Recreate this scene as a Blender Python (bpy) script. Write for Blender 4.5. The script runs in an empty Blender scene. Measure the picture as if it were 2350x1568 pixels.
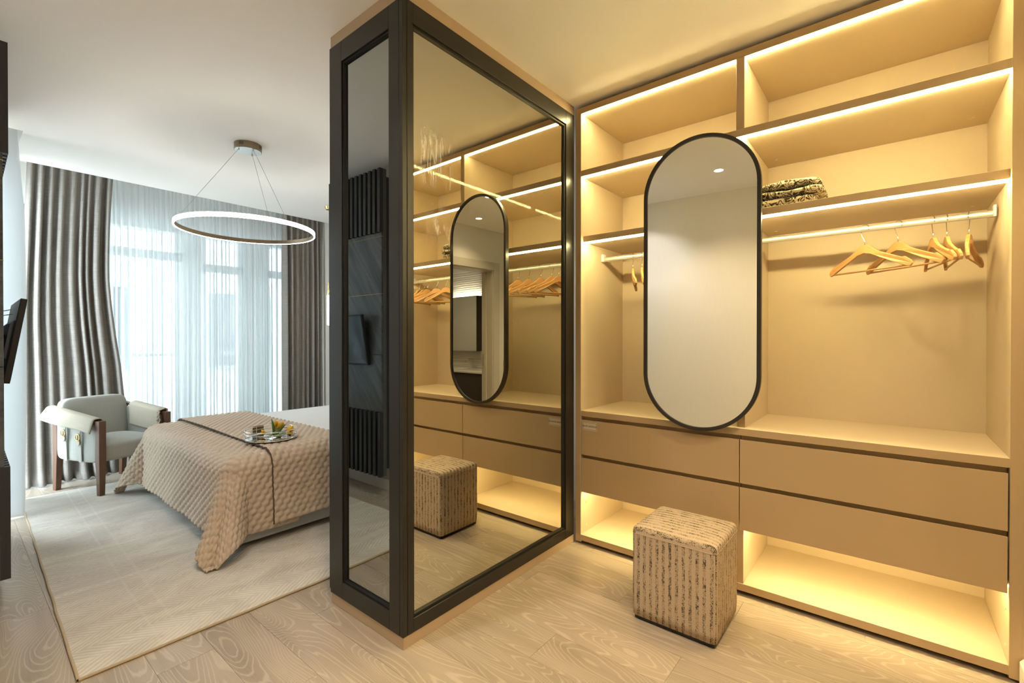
import bpy, math, random
import numpy as np
from mathutils import Vector, Matrix

random.seed(7)
R = math.radians
sc = bpy.context.scene
C = sc.collection

# ------------------------------------------------------------------ camera
CAMH = 1.25
cd = bpy.data.cameras.new('camera')
cd.sensor_width = 36.0
cd.lens = 1068.0 / 2350.0 * 36.0
cd.clip_start = 0.01
cam = bpy.data.objects.new('camera', cd)
C.objects.link(cam)
cam.location = (0, 0, CAMH)
cam.rotation_euler = (R(90 - 0.349), 0, R(39.2 - 90))
sc.camera = cam

# ------------------------------------------------------------------ world, view, daylight portals
sc.view_settings.view_transform = 'Standard'
sc.view_settings.look = 'None'
sc.view_settings.gamma = 1.0
sc.view_settings.use_curve_mapping = False
sc.view_settings.exposure = 0.9
w = bpy.data.worlds.new('sky'); sc.world = w; w.use_nodes = True
nt = w.node_tree; nt.nodes.clear()
bg = nt.nodes.new('ShaderNodeBackground'); wo = nt.nodes.new('ShaderNodeOutputWorld')
bg.inputs['Color'].default_value = (0.84, 0.93, 1.0, 1); bg.inputs['Strength'].default_value = 10.0
nt.links.new(bg.outputs[0], wo.inputs[0])

def portal(name, loc, rot, sx, sy):
    l = bpy.data.lights.new(name, 'AREA'); l.shape = 'RECTANGLE'; l.size = sx; l.size_y = sy
    l.cycles.is_portal = True
    o = bpy.data.objects.new(name, l); C.objects.link(o); o.location = loc; o.rotation_euler = rot
    return o
portal('daylight_portal', (1.75, 6.12, 1.25), (R(-90), 0, 0), 2.9, 2.5)
portal('daylight_portal', (-0.16, 5.2, 1.25), (0, R(-90), 0), 2.5, 1.1)

sc.cycles.max_bounces = 10
sc.cycles.diffuse_bounces = 6
sc.cycles.glossy_bounces = 6
sc.cycles.transparent_max_bounces = 24
sc.cycles.transmission_bounces = 6
sc.cycles.sample_clamp_indirect = 8.0
sc.cycles.caustics_reflective = False
sc.cycles.caustics_refractive = False

LED_COL = (1.0, 0.80, 0.36)
LED_W = 65.0        # wardrobe strips

# ------------------------------------------------------------------ materials
M = {}
def newmat(name):
    m = bpy.data.materials.new(name); m.use_nodes = True
    m.node_tree.nodes.clear()
    M[name] = m
    return m, m.node_tree
class NT:
    def __init__(s, name):
        s.m, s.t = newmat(name)
    def n(s, typ, **kw):
        nd = s.t.nodes.new('ShaderNode' + typ)
        for k, v in kw.items():
            if k.startswith('i_'):
                key = k[2:].replace('_', ' ')
                nd.inputs[key].default_value = v
            else:
                setattr(nd, k, v)
        return nd
    def l(s, a, b): s.t.links.new(a, b)
    def math(s, op, a, b=None, c=None):
        nd = s.t.nodes.new('ShaderNodeMath'); nd.operation = op
        for i, v in enumerate((a, b, c)):
            if v is None: continue
            if isinstance(v, (int, float)): nd.inputs[i].default_value = v
            else: s.l(v, nd.inputs[i])
        return nd.outputs[0]
    def mix(s, fac, a, b):
        nd = s.t.nodes.new('ShaderNodeMix'); nd.data_type = 'RGBA'
        for sock, v in ((nd.inputs[0], fac), (nd.inputs[6], a), (nd.inputs[7], b)):
            if isinstance(v, (int, float)): sock.default_value = v
            elif isinstance(v, tuple): sock.default_value = v if len(v) == 4 else (*v, 1)
            else: s.l(v, sock)
        return nd.outputs[2]
    def ramp(s, fac, stops):
        nd = s.t.nodes.new('ShaderNodeValToRGB')
        el = nd.color_ramp.elements
        while len(el) < len(stops): el.new(0.5)
        for e, (p, c) in zip(el, stops):
            e.position = p; e.color = c if len(c) == 4 else (*c, 1)
        s.l(fac, nd.inputs[0])
        return nd.outputs[0]
    def coord(s, scale=(1, 1, 1), kind='Object', loc=None):
        tc = s.n('TexCoord'); mp = s.n('Mapping'); s.l(tc.outputs[kind], mp.inputs[0])
        mp.inputs['Scale'].default_value = scale
        if loc is not None:
            if isinstance(loc, tuple): mp.inputs['Location'].default_value = loc
            else: s.l(loc, mp.inputs['Location'])
        return mp.outputs[0]
    def noise(s, vec, scale=5, detail=3, rough=0.5, dist=0.0):
        nd = s.n('TexNoise'); nd.inputs['Scale'].default_value = scale
        nd.inputs['Detail'].default_value = detail; nd.inputs['Roughness'].default_value = rough
        nd.inputs['Distortion'].default_value = dist
        s.l(vec, nd.inputs['Vector'])
        return nd.outputs['Fac']
    def bump(s, h, strength=0.3, dist=0.01):
        nd = s.n('Bump'); nd.inputs['Strength'].default_value = strength; nd.inputs['Distance'].default_value = dist
        s.l(h, nd.inputs['Height']); return nd.outputs[0]
    def bsdf(s, color=None, rough=0.5, metal=0.0, normal=None, spec=None, **kw):
        p = s.n('BsdfPrincipled')
        if color is not None:
            if isinstance(color, tuple): p.inputs['Base Color'].default_value = (*color[:3], 1)
            else: s.l(color, p.inputs['Base Color'])
        if isinstance(rough, (int, float)): p.inputs['Roughness'].default_value = rough
        else: s.l(rough, p.inputs['Roughness'])
        p.inputs['Metallic'].default_value = metal
        if spec is not None: p.inputs['Specular IOR Level'].default_value = spec
        if normal is not None: s.l(normal, p.inputs['Normal'])
        for k, v in kw.items(): p.inputs[k.replace('_', ' ')].default_value = v
        return p.outputs[0]
    def out(s, sh):
        o = s.n('OutputMaterial'); s.l(sh, o.inputs[0]); return s.m

def plain(name, col, rough=0.5, metal=0.0, spec=None):
    t = NT(name); t.out(t.bsdf(col, rough, metal, spec=spec)); return t.m
def emit(name, col, strength):
    t = NT(name); e = t.n('Emission'); e.inputs[0].default_value = (*col, 1); e.inputs[1].default_value = strength
    t.out(e.outputs[0]); return t.m
def grainy(name, col, rough=0.6, amt=0.08, scale=(60, 60, 60), bump=0.15, bd=0.002, detail=4):
    t = NT(name); v = t.coord(scale); n = t.noise(v, 1.0, detail)
    a = tuple(c * (1 - amt) for c in col); b = tuple(min(1, c * (1 + amt)) for c in col)
    t.out(t.bsdf(t.mix(n, a, b), rough, normal=t.bump(n, bump, bd))); return t.m

plain('ceiling_paint', (0.87, 0.85, 0.82), 0.9, spec=0.2)
plain('wall_paint', (0.74, 0.73, 0.70), 0.85, spec=0.2)
grainy('wallpaper', (0.66, 0.625, 0.56), 0.8, 0.07, (300, 300, 6), 0.2, 0.001)
plain('white_trim', (0.78, 0.76, 0.72), 0.4)
plain('door_casing', (0.52, 0.475, 0.40), 0.5)
grainy('lacquer', (0.60, 0.505, 0.37), 0.48, 0.02, (350, 350, 350), 0.05, 0.0004)
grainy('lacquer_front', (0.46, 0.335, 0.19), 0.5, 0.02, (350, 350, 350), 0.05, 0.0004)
plain('recess_shade', (0.09, 0.065, 0.045), 0.6)  # dark colour carries the shade of the gaps above and below the wardrobe
plain('taupe_trim', (0.46, 0.35, 0.24), 0.5)
plain('dark_frame', (0.013, 0.0125, 0.0105), 0.36)
plain('groove_black', (0.008, 0.008, 0.008), 0.5)
plain('black_metal', (0.016, 0.014, 0.012), 0.4)
plain('chrome', (0.80, 0.79, 0.77), 0.14, 1.0)
plain('steel_cap', (0.75, 0.70, 0.60), 0.3, 0.7)
plain('gold', (0.72, 0.52, 0.22), 0.25, 1.0)
plain('bronze', (0.30, 0.235, 0.15), 0.4, 0.85)
plain('brushed', (0.70, 0.70, 0.66), 0.3, 0.9)
plain('rail_satin', (0.50, 0.50, 0.49), 0.35, 0.6)
plain('wire', (0.45, 0.44, 0.42), 0.4, 0.8)
plain('black_plastic', (0.012, 0.012, 0.013), 0.35)
plain('grey_plastic', (0.16, 0.17, 0.18), 0.5)
plain('screen', (0.006, 0.006, 0.007), 0.06, spec=0.7)
plain('porcelain', (0.85, 0.84, 0.80), 0.12)
plain('vanity_dark', (0.045, 0.035, 0.028), 0.5)
plain('white_plastic', (0.8, 0.8, 0.78), 0.4)
plain('quilt_piping', (0.09, 0.055, 0.035), 0.8)
plain('ink', (0.03, 0.02, 0.015), 0.8)
plain('sticker_card', (0.62, 0.545, 0.44), 0.6)
emit('led_warm', LED_COL, LED_W)
emit('led_warm_low', LED_COL, 44.0)
emit('led_warm_inner', LED_COL, 90.0)
emit('faint_line_glow', LED_COL, 4.0)
emit('led_ring', (1.0, 0.93, 0.83), 32.0)
emit('lamp_white', (1.0, 0.93, 0.82), 6.0)
emit('downlight_glow', (1.0, 0.9, 0.75), 22.0)
emit('led_bath', (1.0, 0.88, 0.68), 16.0)

t = NT('mirror'); g = t.n('BsdfGlossy'); g.inputs['Color'].default_value = (0.84, 0.86, 0.85, 1); g.inputs['Roughness'].default_value = 0.0
t.out(g.outputs[0])

# smoked half-mirror glass of the display wardrobe (with wiping smears high on the long pane)
def smoked(name, tint, trans, smear):
    t = NT(name)
    g = t.n('BsdfGlossy'); g.inputs['Color'].default_value = (*tint, 1); g.inputs['Roughness'].default_value = 0.0
    tr = t.n('BsdfTransparent'); tr.inputs['Color'].default_value = (*trans, 1)
    add = t.n('AddShader'); t.l(g.outputs[0], add.inputs[0]); t.l(tr.outputs[0], add.inputs[1])
    sh = add.outputs[0]
    if smear:
        tc = t.n('TexCoord'); sp = t.n('SeparateXYZ'); t.l(tc.outputs['Object'], sp.inputs[0])
        x, z = sp.outputs[0], sp.outputs[2]
        def box(v, a, b, s):
            up = t.n('MapRange', interpolation_type='SMOOTHSTEP'); t.l(v, up.inputs[0])
            up.inputs[1].default_value = a; up.inputs[2].default_value = a + s
            dn = t.n('MapRange', interpolation_type='SMOOTHSTEP'); t.l(v, dn.inputs[0])
            dn.inputs[1].default_value = b - s; dn.inputs[2].default_value = b; dn.inputs[3].default_value = 1; dn.inputs[4].default_value = 0
            return t.math('MULTIPLY', up.outputs[0], dn.outputs[0])
        m = t.math('MULTIPLY', box(x, 0.03, 0.26, 0.05), box(z, 1.62, 2.18, 0.12))
        v = t.coord((34, 1, 5.5), loc=(0.3, 0, 0.7)); n1 = t.noise(v, 1.0, 5, 0.6, 1.6)
        v2 = t.coord((6, 1, 4)); n2 = t.noise(v2, 1.0, 2)
        k = t.n('MapRange'); t.l(n1, k.inputs[0]); k.inputs[1].default_value = 0.45; k.inputs[2].default_value = 0.62
        k2 = t.n('MapRange'); t.l(n2, k2.inputs[0]); k2.inputs[1].default_value = 0.36; k2.inputs[2].default_value = 0.52
        f = t.math('MULTIPLY', t.math('MULTIPLY', m, k.outputs[0]), t.math('MULTIPLY', k2.outputs[0], 0.95))
        d = t.n('BsdfDiffuse'); d.inputs[0].default_value = (0.85, 0.84, 0.82, 1)
        mx = t.n('MixShader'); t.l(f, mx.inputs[0]); t.l(sh, mx.inputs[1]); t.l(d.outputs[0], mx.inputs[2]); sh = mx.outputs[0]
    t.out(sh); return t.m
smoked('smoked_glass', (0.66, 0.66, 0.60), (0.085, 0.085, 0.08), True)
smoked('smoked_glass_end', (0.44, 0.47, 0.47), (0.05, 0.05, 0.05), False)

t = NT('window_glass')
g = t.n('BsdfGlossy'); g.inputs['Color'].default_value = (0.06, 0.065, 0.07, 1); g.inputs['Roughness'].default_value = 0.0
tr = t.n('BsdfTransparent'); tr.inputs['Color'].default_value = (0.90, 0.93, 0.94, 1)
a = t.n('AddShader'); t.l(g.outputs[0], a.inputs[0]); t.l(tr.outputs[0], a.inputs[1]); t.out(a.outputs[0])

# oak laminate: contour lines of a stretched noise make the cathedral grain
t = NT('oak_floor')
oi = t.n('ObjectInfo')
off = t.n('CombineXYZ')
t.l(t.math('MULTIPLY', oi.outputs['Random'], 37.0), off.inputs[0]); t.l(t.math('MULTIPLY', oi.outputs['Random'], 91.0), off.inputs[1])
v = t.coord((5.2, 0.85, 1), loc=off.outputs[0])
field = t.noise(v, 1.0, 1.5, 0.35, 0.6)
wob = t.noise(t.coord((60, 9, 1), loc=off.outputs[0]), 1.0, 3)
ph = t.math('ADD', t.math('MULTIPLY', field, 230.0), t.math('MULTIPLY', wob, 3.2))
line = t.math('SINE', ph)
lm = t.n('MapRange'); t.l(line, lm.inputs[0]); lm.inputs[1].default_value = 0.55; lm.inputs[2].default_value = 1.0
fine = t.noise(t.coord((420, 7, 1), loc=off.outputs[0]), 1.0, 3, 0.6)
broad = t.noise(t.coord((9, 1.1, 1), loc=off.outputs[0]), 1.0, 3, 0.5, 0.4)
base = t.ramp(broad, [(0.25, (0.26, 0.208, 0.155)), (0.5, (0.345, 0.284, 0.219)), (0.75, (0.405, 0.339, 0.268))])
fm = t.n('MapRange'); t.l(fine, fm.inputs[0]); fm.inputs[1].default_value = 0.35; fm.inputs[2].default_value = 0.7
c1 = t.mix(t.math('MULTIPLY', fm.outputs[0], 0.25), base, (0.50, 0.43, 0.345))
c2 = t.mix(t.math('MULTIPLY', lm.outputs[0], 0.38), c1, (0.60, 0.53, 0.44))
tint = t.math('MULTIPLY_ADD', oi.outputs['Random'], 0.16, 0.92)
hs = t.n('HueSaturation'); t.l(c2, hs.inputs['Color']); t.l(tint, hs.inputs['Value'])
t.out(t.bsdf(hs.outputs[0], 0.30, normal=t.bump(fine, 0.08, 0.001), spec=0.4))

# linen drape
def weave(name, col_a, col_b, fx, fz, rough=0.9, translucent=0.0):
    t = NT(name)
    tc = t.n('TexCoord'); sp = t.n('SeparateXYZ'); t.l(tc.outputs['UV'], sp.inputs[0])
    nz = t.noise(t.coord((1, 1, 1), 'UV'), 90.0, 3, 0.7)
    n2 = t.noise(t.coord((260, 6, 1), 'UV'), 1.0, 2)
    n3 = t.noise(t.coord((6, 260, 1), 'UV'), 1.0, 2)
    sx = t.math('SINE', t.math('ADD', t.math('MULTIPLY', sp.outputs[0], fx), t.math('MULTIPLY', nz, 2.0)))
    sz = t.math('SINE', t.math('ADD', t.math('MULTIPLY', sp.outputs[1], fz), t.math('MULTIPLY', nz, 2.0)))
    h = t.math('MULTIPLY_ADD', t.math('ADD', sx, sz), 0.16, 0.5)
    h = t.math('ADD', h, t.math('MULTIPLY', t.math('SUBTRACT', t.math('ADD', n2, n3), 1.0), 0.9))
    col = t.mix(h, col_a, col_b)
    b = t.bsdf(col, rough, normal=t.bump(h, 0.35, 0.002), spec=0.1)
    if translucent:
        tl = t.n('BsdfTranslucent'); t.l(col, tl.inputs[0])
        mx = t.n('MixShader'); mx.inputs[0].default_value = translucent; t.l(b, mx.inputs[1]); t.l(tl.outputs[0], mx.inputs[2]); b = mx.outputs[0]
    t.out(b); return t.m
weave('drape_linen', (0.19, 0.175, 0.155), (0.40, 0.37, 0.335), 2 * math.pi / 0.0085, 2 * math.pi / 0.0085, 0.95, 0.06)
weave('chair_linen', (0.35, 0.35, 0.315), (0.44, 0.44, 0.40), 2 * math.pi / 0.003, 2 * math.pi / 0.003)
weave('throw_linen', (0.40, 0.355, 0.28), (0.51, 0.46, 0.37), 2 * math.pi / 0.003, 2 * math.pi / 0.003)

def sheer(name, transp, k=1.0):
    t = NT(name)
    tr = t.n('BsdfTransparent'); tr.inputs[0].default_value = (0.98, 1.0, 1.0, 1)
    tl = t.n('BsdfTranslucent'); tl.inputs[0].default_value = (0.84 * k, 0.87 * k, 0.88 * k, 1)
    df = t.n('BsdfDiffuse'); df.inputs[0].default_value = (0.82, 0.85, 0.86, 1)
    m1 = t.n('MixShader'); m1.inputs[0].default_value = 0.5; t.l(tl.outputs[0], m1.inputs[1]); t.l(df.outputs[0], m1.inputs[2])
    m2 = t.n('MixShader'); m2.inputs[0].default_value = transp; t.l(m1.outputs[0], m2.inputs[1]); t.l(tr.outputs[0], m2.inputs[2])
    t.out(m2.outputs[0]); return t.m
sheer('sheer_voile', 0.25)
sheer('sheer_voile_dense', 0.08, 0.72)

# rug: carved herringbone with faded patches and two plain border lines
t = NT('rug_pile')
tc = t.n('TexCoord'); sp = t.n('SeparateXYZ'); t.l(tc.outputs['Object'], sp.inputs[0])
x, y = sp.outputs[0], sp.outputs[1]
nz = t.noise(t.coord((7, 7, 1)), 1.0, 3)
cell = t.math('FLOOR', t.math('MULTIPLY', y, 1 / 0.10))
par = t.math('MULTIPLY_ADD', t.math('FLOORED_MODULO', cell, 2.0), 2.0, -1.0)
st = t.math('SINE', t.math('MULTIPLY', t.math('ADD', t.math('MULTIPLY', x, 0.75), t.math('ADD', t.math('MULTIPLY', par, y), t.math('MULTIPLY', nz, 0.03))), 2 * math.pi / 0.0235))
patch = t.noise(t.coord((1.4, 3.0, 1)), 1.0, 5, 0.62, 0.8)
pm = t.n('MapRange'); t.l(patch, pm.inputs[0]); pm.inputs[1].default_value = 0.40; pm.inputs[2].default_value = 0.68
patch2 = t.noise(t.coord((9, 22, 1)), 1.0, 4, 0.7)
pm2 = t.n('MapRange'); t.l(patch2, pm2.inputs[0]); pm2.inputs[1].default_value = 0.52; pm2.inputs[2].default_value = 0.72
hi = t.math('MULTIPLY_ADD', st, 0.5, 0.5)
colr = t.mix(pm.outputs[0], (0.71, 0.67, 0.59), (0.47, 0.435, 0.38))
colr = t.mix(t.math('MULTIPLY', pm2.outputs[0], 0.45), colr, (0.36, 0.33, 0.285))
colr = t.mix(t.math('MULTIPLY', hi, t.math('MULTIPLY_ADD', pm.outputs[0], 0.35, 0.38)), colr, (0.38, 0.34, 0.29))
def bandm(c, hw):
    return t.math('LESS_THAN', t.math('ABSOLUTE', t.math('SUBTRACT', x, c)), hw)
band = t.math('MAXIMUM', bandm(0.25, 0.006), bandm(0.325, 0.006))
colr = t.mix(t.math('MULTIPLY', band, 0.22), colr, (0.70, 0.66, 0.59))
fz = t.noise(t.coord((700, 700, 700)), 1.0, 2)
hh = t.math('ADD', t.math('MULTIPLY', hi, 0.7), t.math('MULTIPLY', fz, 0.5))
t.out(t.bsdf(colr, 0.95, normal=t.bump(hh, 0.45, 0.006), spec=0.1, Sheen_Weight=0.25))

grainy('rug_edge', (0.45, 0.36, 0.24), 0.95, 0.2, (200, 200, 200), 0.4, 0.003)
grainy('quilt_fabric', (0.54, 0.435, 0.33), 0.72, 0.06, (500, 500, 500), 0.1, 0.0008)
grainy('bed_linen', (0.76, 0.755, 0.74), 0.85, 0.03, (14, 40, 14), 0.25, 0.006)
grainy('bed_upholstery', (0.42, 0.435, 0.44), 0.9, 0.06, (300, 300, 300), 0.2, 0.001)
grainy('hanger_wood', (0.50, 0.285, 0.115), 0.42, 0.10, (9, 120, 120), 0.05, 0.0006)
grainy('walnut', (0.125, 0.06, 0.033), 0.4, 0.28, (70, 70, 5), 0.05, 0.0006)
grainy('tulip_yellow', (0.86, 0.52, 0.04), 0.55, 0.12, (80, 80, 80), 0.1, 0.001)
grainy('leaf_green', (0.10, 0.20, 0.05), 0.5, 0.2, (80, 80, 80), 0.1, 0.001)
grainy('bath_tile', (0.74, 0.71, 0.64), 0.35, 0.04, (20, 20, 20), 0.05, 0.001)
grainy('slat_dark', (0.030, 0.032, 0.033), 0.5, 0.15, (90, 90, 4), 0.1, 0.0006)
plain('panel_back', (0.10, 0.105, 0.11), 0.6)
plain('facade_pale', (0.36, 0.37, 0.38), 0.8)
plain('ground_pale', (0.5, 0.5, 0.48), 0.9)
plain('rail_metal', (0.25, 0.26, 0.27), 0.5)

# dark marble with slanted veins
t = NT('marble')
v = t.coord((1, 1, 1))
rot = t.n('VectorRotate', rotation_type='X_AXIS'); t.l(v, rot.inputs['Vector']); rot.inputs['Angle'].default_value = R(-52)
mp = t.n('Mapping'); t.l(rot.outputs[0], mp.inputs[0]); mp.inputs['Scale'].default_value = (3, 0.9, 9)
n1 = t.noise(mp.outputs[0], 1.0, 6, 0.62, 0.5)
mp2 = t.n('Mapping'); t.l(rot.outputs[0], mp2.inputs[0]); mp2.inputs['Scale'].default_value = (3, 0.5, 7)
n2 = t.noise(mp2.outputs[0], 1.3, 3, 0.5, 0.8)
vein = t.math('SUBTRACT', 1.0, t.math('MULTIPLY', t.math('ABSOLUTE', t.math('SUBTRACT', n2, 0.5)), 22.0))
vein = t.math('MAXIMUM', vein, 0.0)
col = t.ramp(n1, [(0.3, (0.05, 0.056, 0.062)), (0.7, (0.15, 0.16, 0.165))])
col = t.mix(t.math('MULTIPLY', vein, 0.3), col, (0.02, 0.022, 0.025))
t.out(t.bsdf(col, 0.22))

# corduroy-like bouclé of the stool: pale ribs, dark speckle in rows
def boucle(name, axis_u, axis_v):
    t = NT(name)
    tc = t.n('TexCoord'); sp = t.n('SeparateXYZ'); t.l(tc.outputs['Object'], sp.inputs[0])
    u, vv = sp.outputs[axis_u], sp.outputs[axis_v]
    per = 0.0282
    s = t.math('SINE', t.math('MULTIPLY', u, 2 * math.pi / per))
    rib = t.math('MULTIPLY_ADD', s, 0.5, 0.5)
    v1 = t.coord((1, 1, 1)); sp1 = t.noise(v1, 240.0, 3, 0.7)
    mp = t.n('Mapping'); t.l(v1, mp.inputs[0])
    scl = [60, 60, 60]; scl[axis_v] = 22
    mp.inputs['Scale'].default_value = scl
    cl = t.noise(mp.outputs[0], 1.0, 2, 0.6)
    mid = t.math('GREATER_THAN', rib, 0.55)
    dk = t.n('MapRange'); t.l(t.math('ADD', t.math('MULTIPLY', sp1, 0.80), t.math('MULTIPLY', cl, 0.44)), dk.inputs[0])
    dk.inputs[1].default_value = 0.63; dk.inputs[2].default_value = 0.69
    dark = t.math('MULTIPLY', mid, dk.outputs[0])
    mott = t.noise(v1, 160.0, 3, 0.6)
    base = t.mix(mott, (0.30, 0.225, 0.155), (0.62, 0.50, 0.37))
    base = t.mix(t.math('MULTIPLY', t.math('SUBTRACT', 1.0, mid), 0.35), base, (0.58, 0.47, 0.35))
    col = t.mix(t.math('MULTIPLY', dark, 0.9), base, (0.035, 0.028, 0.02))
    h = t.math('ADD', t.math('MULTIPLY', t.math('SUBTRACT', 1.0, mid), 0.6), t.math('MULTIPLY', sp1, 0.7))
    t.out(t.bsdf(col, 0.95, normal=t.bump(h, 0.6, 0.004), spec=0.1)); return t.m
boucle('boucle_front', 1, 2)
boucle('boucle_side', 0, 2)
boucle('boucle_top', 0, 1)

# scroll-patterned folded blanket
t = NT('scroll_knit')
v = t.coord((1, 1, 1)); nv = t.n('TexNoise'); t.l(v, nv.inputs['Vector']); nv.inputs['Scale'].default_value = 16; nv.inputs['Detail'].default_value = 2
nn = t.noise(v, 26.0, 1.5, 0.4, 1.2)
sw_ = t.math('SINE', t.math('MULTIPLY', nn, 34.0))
k = t.n('MapRange'); t.l(sw_, k.inputs[0]); k.inputs[1].default_value = -0.35; k.inputs[2].default_value = 0.15
fz = t.noise(v, 300.0, 2)
col = t.mix(k.outputs[0], (0.085, 0.062, 0.035), (0.66, 0.58, 0.43))
t.out(t.bsdf(col, 0.95, normal=t.bump(t.math('ADD', k.outputs[0], fz), 0.5, 0.004), spec=0.1))

# ------------------------------------------------------------------ mesh helpers
WLOC = {}
def setp(o, label=None, cat=None, group=None, kind=None):
    if label: o['label'] = label
    if cat: o['category'] = cat
    if group: o['group'] = group
    if kind: o['kind'] = kind
    return o
def thing(name, label, cat, loc=(0, 0, 0), rotz=0.0, group=None, kind=None):
    o = bpy.data.objects.new(name, None); C.objects.link(o)
    o.empty_display_size = 0.1
    o.location = loc; o.rotation_euler = (0, 0, rotz)
    WLOC[o.name] = Vector(loc)
    return setp(o, label, cat, group, kind)

class MB:
    def __init__(s): s.v = []; s.f = []; s.mi = []; s.uv = None
    def add(s, vs, fs, mi=0):
        b = len(s.v); s.v += [tuple(p) for p in vs]; s.f += [tuple(i + b for i in f) for f in fs]; s.mi += [mi] * len(fs); return s
    def box(s, x0, x1, y0, y1, z0, z1, mi=0):
        if x0 > x1: x0, x1 = x1, x0
        if y0 > y1: y0, y1 = y1, y0
        if z0 > z1: z0, z1 = z1, z0
        vs = [(x0, y0, z0), (x1, y0, z0), (x1, y1, z0), (x0, y1, z0), (x0, y0, z1), (x1, y0, z1), (x1, y1, z1), (x0, y1, z1)]
        return s.add(vs, [(0, 3, 2, 1), (4, 5, 6, 7), (0, 1, 5, 4), (1, 2, 6, 5), (2, 3, 7, 6), (3, 0, 4, 7)], mi)
    def tube(s, pts, r, n=8, caps=True, mi=0):
        pts = [Vector(p) for p in pts]; rs = r if isinstance(r, (list, tuple)) else [r] * len(pts)
        vs = []; fs = []
        up = Vector((0, 0, 1)); prev = None
        for i, p in enumerate(pts):
            d = (pts[min(i + 1, len(pts) - 1)] - pts[max(i - 1, 0)]).normalized()
            if prev is None:
                a = d.cross(up)
                if a.length < 1e-3: a = d.cross(Vector((1, 0, 0)))
            else:
                a = prev - d * prev.dot(d)
            a.normalize(); prev = a; b = d.cross(a)
            for k in range(n):
                t = 2 * math.pi * k / n
                vs.append(p + (a * math.cos(t) + b * math.sin(t)) * rs[i])
        for i in range(len(pts) - 1):
            for k in range(n):
                k2 = (k + 1) % n
                fs.append((i * n + k, i * n + k2, (i + 1) * n + k2, (i + 1) * n + k))
        if caps:
            fs.append(tuple(range(n - 1, -1, -1))); fs.append(tuple((len(pts) - 1) * n + k for k in range(n)))
        return s.add(vs, fs, mi)
    def loop_tube(s, cx, cy, cz, rad, prof, n=96, mi=0):
        # revolve closed profile [(dr, dz)] about z
        m = len(prof); vs = []; fs = []
        for i in range(n):
            a = 2 * math.pi * i / n
            for dr, dz in prof:
                vs.append((cx + (rad + dr) * math.cos(a), cy + (rad + dr) * math.sin(a), cz + dz))
        for i in range(n):
            j = (i + 1) % n
            for k in range(m):
                k2 = (k + 1) % m
                fs.append((i * m + k, j * m + k, j * m + k2, i * m + k2))
        return s.add(vs, fs, mi)
    def lathe(s, cx, cy, prof, n=32, mi=0):
        # open profile [(r, z)], capped where r==0
        vs = []; fs = []; m = len(prof)
        for i in range(n):
            a = 2 * math.pi * i / n
            for r, z in prof: vs.append((cx + r * math.cos(a), cy + r * math.sin(a), z))
        for i in range(n):
            j = (i + 1) % n
            for k in range(m - 1):
                fs.append((i * m + k, j * m + k, j * m + k + 1, i * m + k + 1))
        return s.add(vs, fs, mi)
    def prism(s, poly, axis, a0, a1, mi=0):
        # extrude 2D polygon along axis (0 x: poly=(y,z); 1 y: poly=(x,z); 2 z: poly=(x,y))
        n = len(poly); vs = []
        for a in (a0, a1):
            for p, q in poly:
                vs.append((a, p, q) if axis == 0 else (p, a, q) if axis == 1 else (p, q, a))
        fs = [tuple(range(n)), tuple(range(2 * n - 1, n - 1, -1))]
        for k in range(n): fs.append((k, k + n, (k + 1) % n + n, (k + 1) % n))
        return s.add(vs, fs, mi)
    def grid(s, P, uv=None, mi=0):
        nu, nv = P.shape[:2]; b = len(s.v)
        s.v += [tuple(p) for p in P.reshape(-1, 3)]
        fs = [(b + i * nv + j, b + (i + 1) * nv + j, b + (i + 1) * nv + j + 1, b + i * nv + j + 1) for i in range(nu - 1) for j in range(nv - 1)]
        s.f += fs; s.mi += [mi] * len(fs)
        if uv is not None: s.uv = uv.reshape(-1, 2)
        return s
    def build(s, name, mat, parent=None, origin=None, bevel=0.0, smooth=False, segs=2, local=False, solid=0.0, sub=0):
        if parent is not None and not local:
            o0 = WLOC[parent.name]
        elif origin is not None: o0 = Vector(origin)
        else: o0 = Vector((0, 0, 0))
        me = bpy.data.meshes.new(name)
        me.from_pydata([(p[0] - o0.x, p[1] - o0.y, p[2] - o0.z) for p in s.v] if o0.length > 0 else s.v, [], s.f)
        mats = mat if isinstance(mat, (list, tuple)) else [mat]
        for m in mats: me.materials.append(M[m])
        if len(mats) > 1: me.polygons.foreach_set('material_index', s.mi)
        if s.uv is not None:
            ul = me.uv_layers.new(name='UVMap'); li = np.empty(len(me.loops), dtype=np.int32)
            me.loops.foreach_get('vertex_index', li)
            ul.data.foreach_set('uv', s.uv[li].astype(np.float32).ravel())
        if smooth: me.polygons.foreach_set('use_smooth', [True] * len(me.polygons))
        me.update()
        # consistent outward normals
        import bmesh
        if not (s.uv is not None):
            bm = bmesh.new(); bm.from_mesh(me); bmesh.ops.recalc_face_normals(bm, faces=bm.faces); bm.to_mesh(me); bm.free()
        o = bpy.data.objects.new(name, me); C.objects.link(o)
        if parent is not None:
            o.parent = parent; WLOC[o.name] = Vector(o0) if not local else Vector((0, 0, 0))
        else:
            o.location = o0; WLOC[o.name] = Vector(o0)
        if solid: 
            md = o.modifiers.new('solid', 'SOLIDIFY'); md.thickness = solid; md.offset = 0
        if bevel:
            md = o.modifiers.new('bevel', 'BEVEL'); md.width = bevel; md.segments = segs; md.limit_method = 'ANGLE'; md.angle_limit = R(40)
            md.harden_normals = False
        if sub:
            md = o.modifiers.new('sub', 'SUBSURF'); md.levels = sub; md.render_levels = sub
        return o
def B(*a): return MB().box(*a)
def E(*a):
    m = MB().box(*a); m.mi[5] = 1; return m  # room-facing edge takes the darker front tone, for the dimmer light falling there
def arcpts(f, n): return [f(i / (n - 1)) for i in range(n)]
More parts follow.
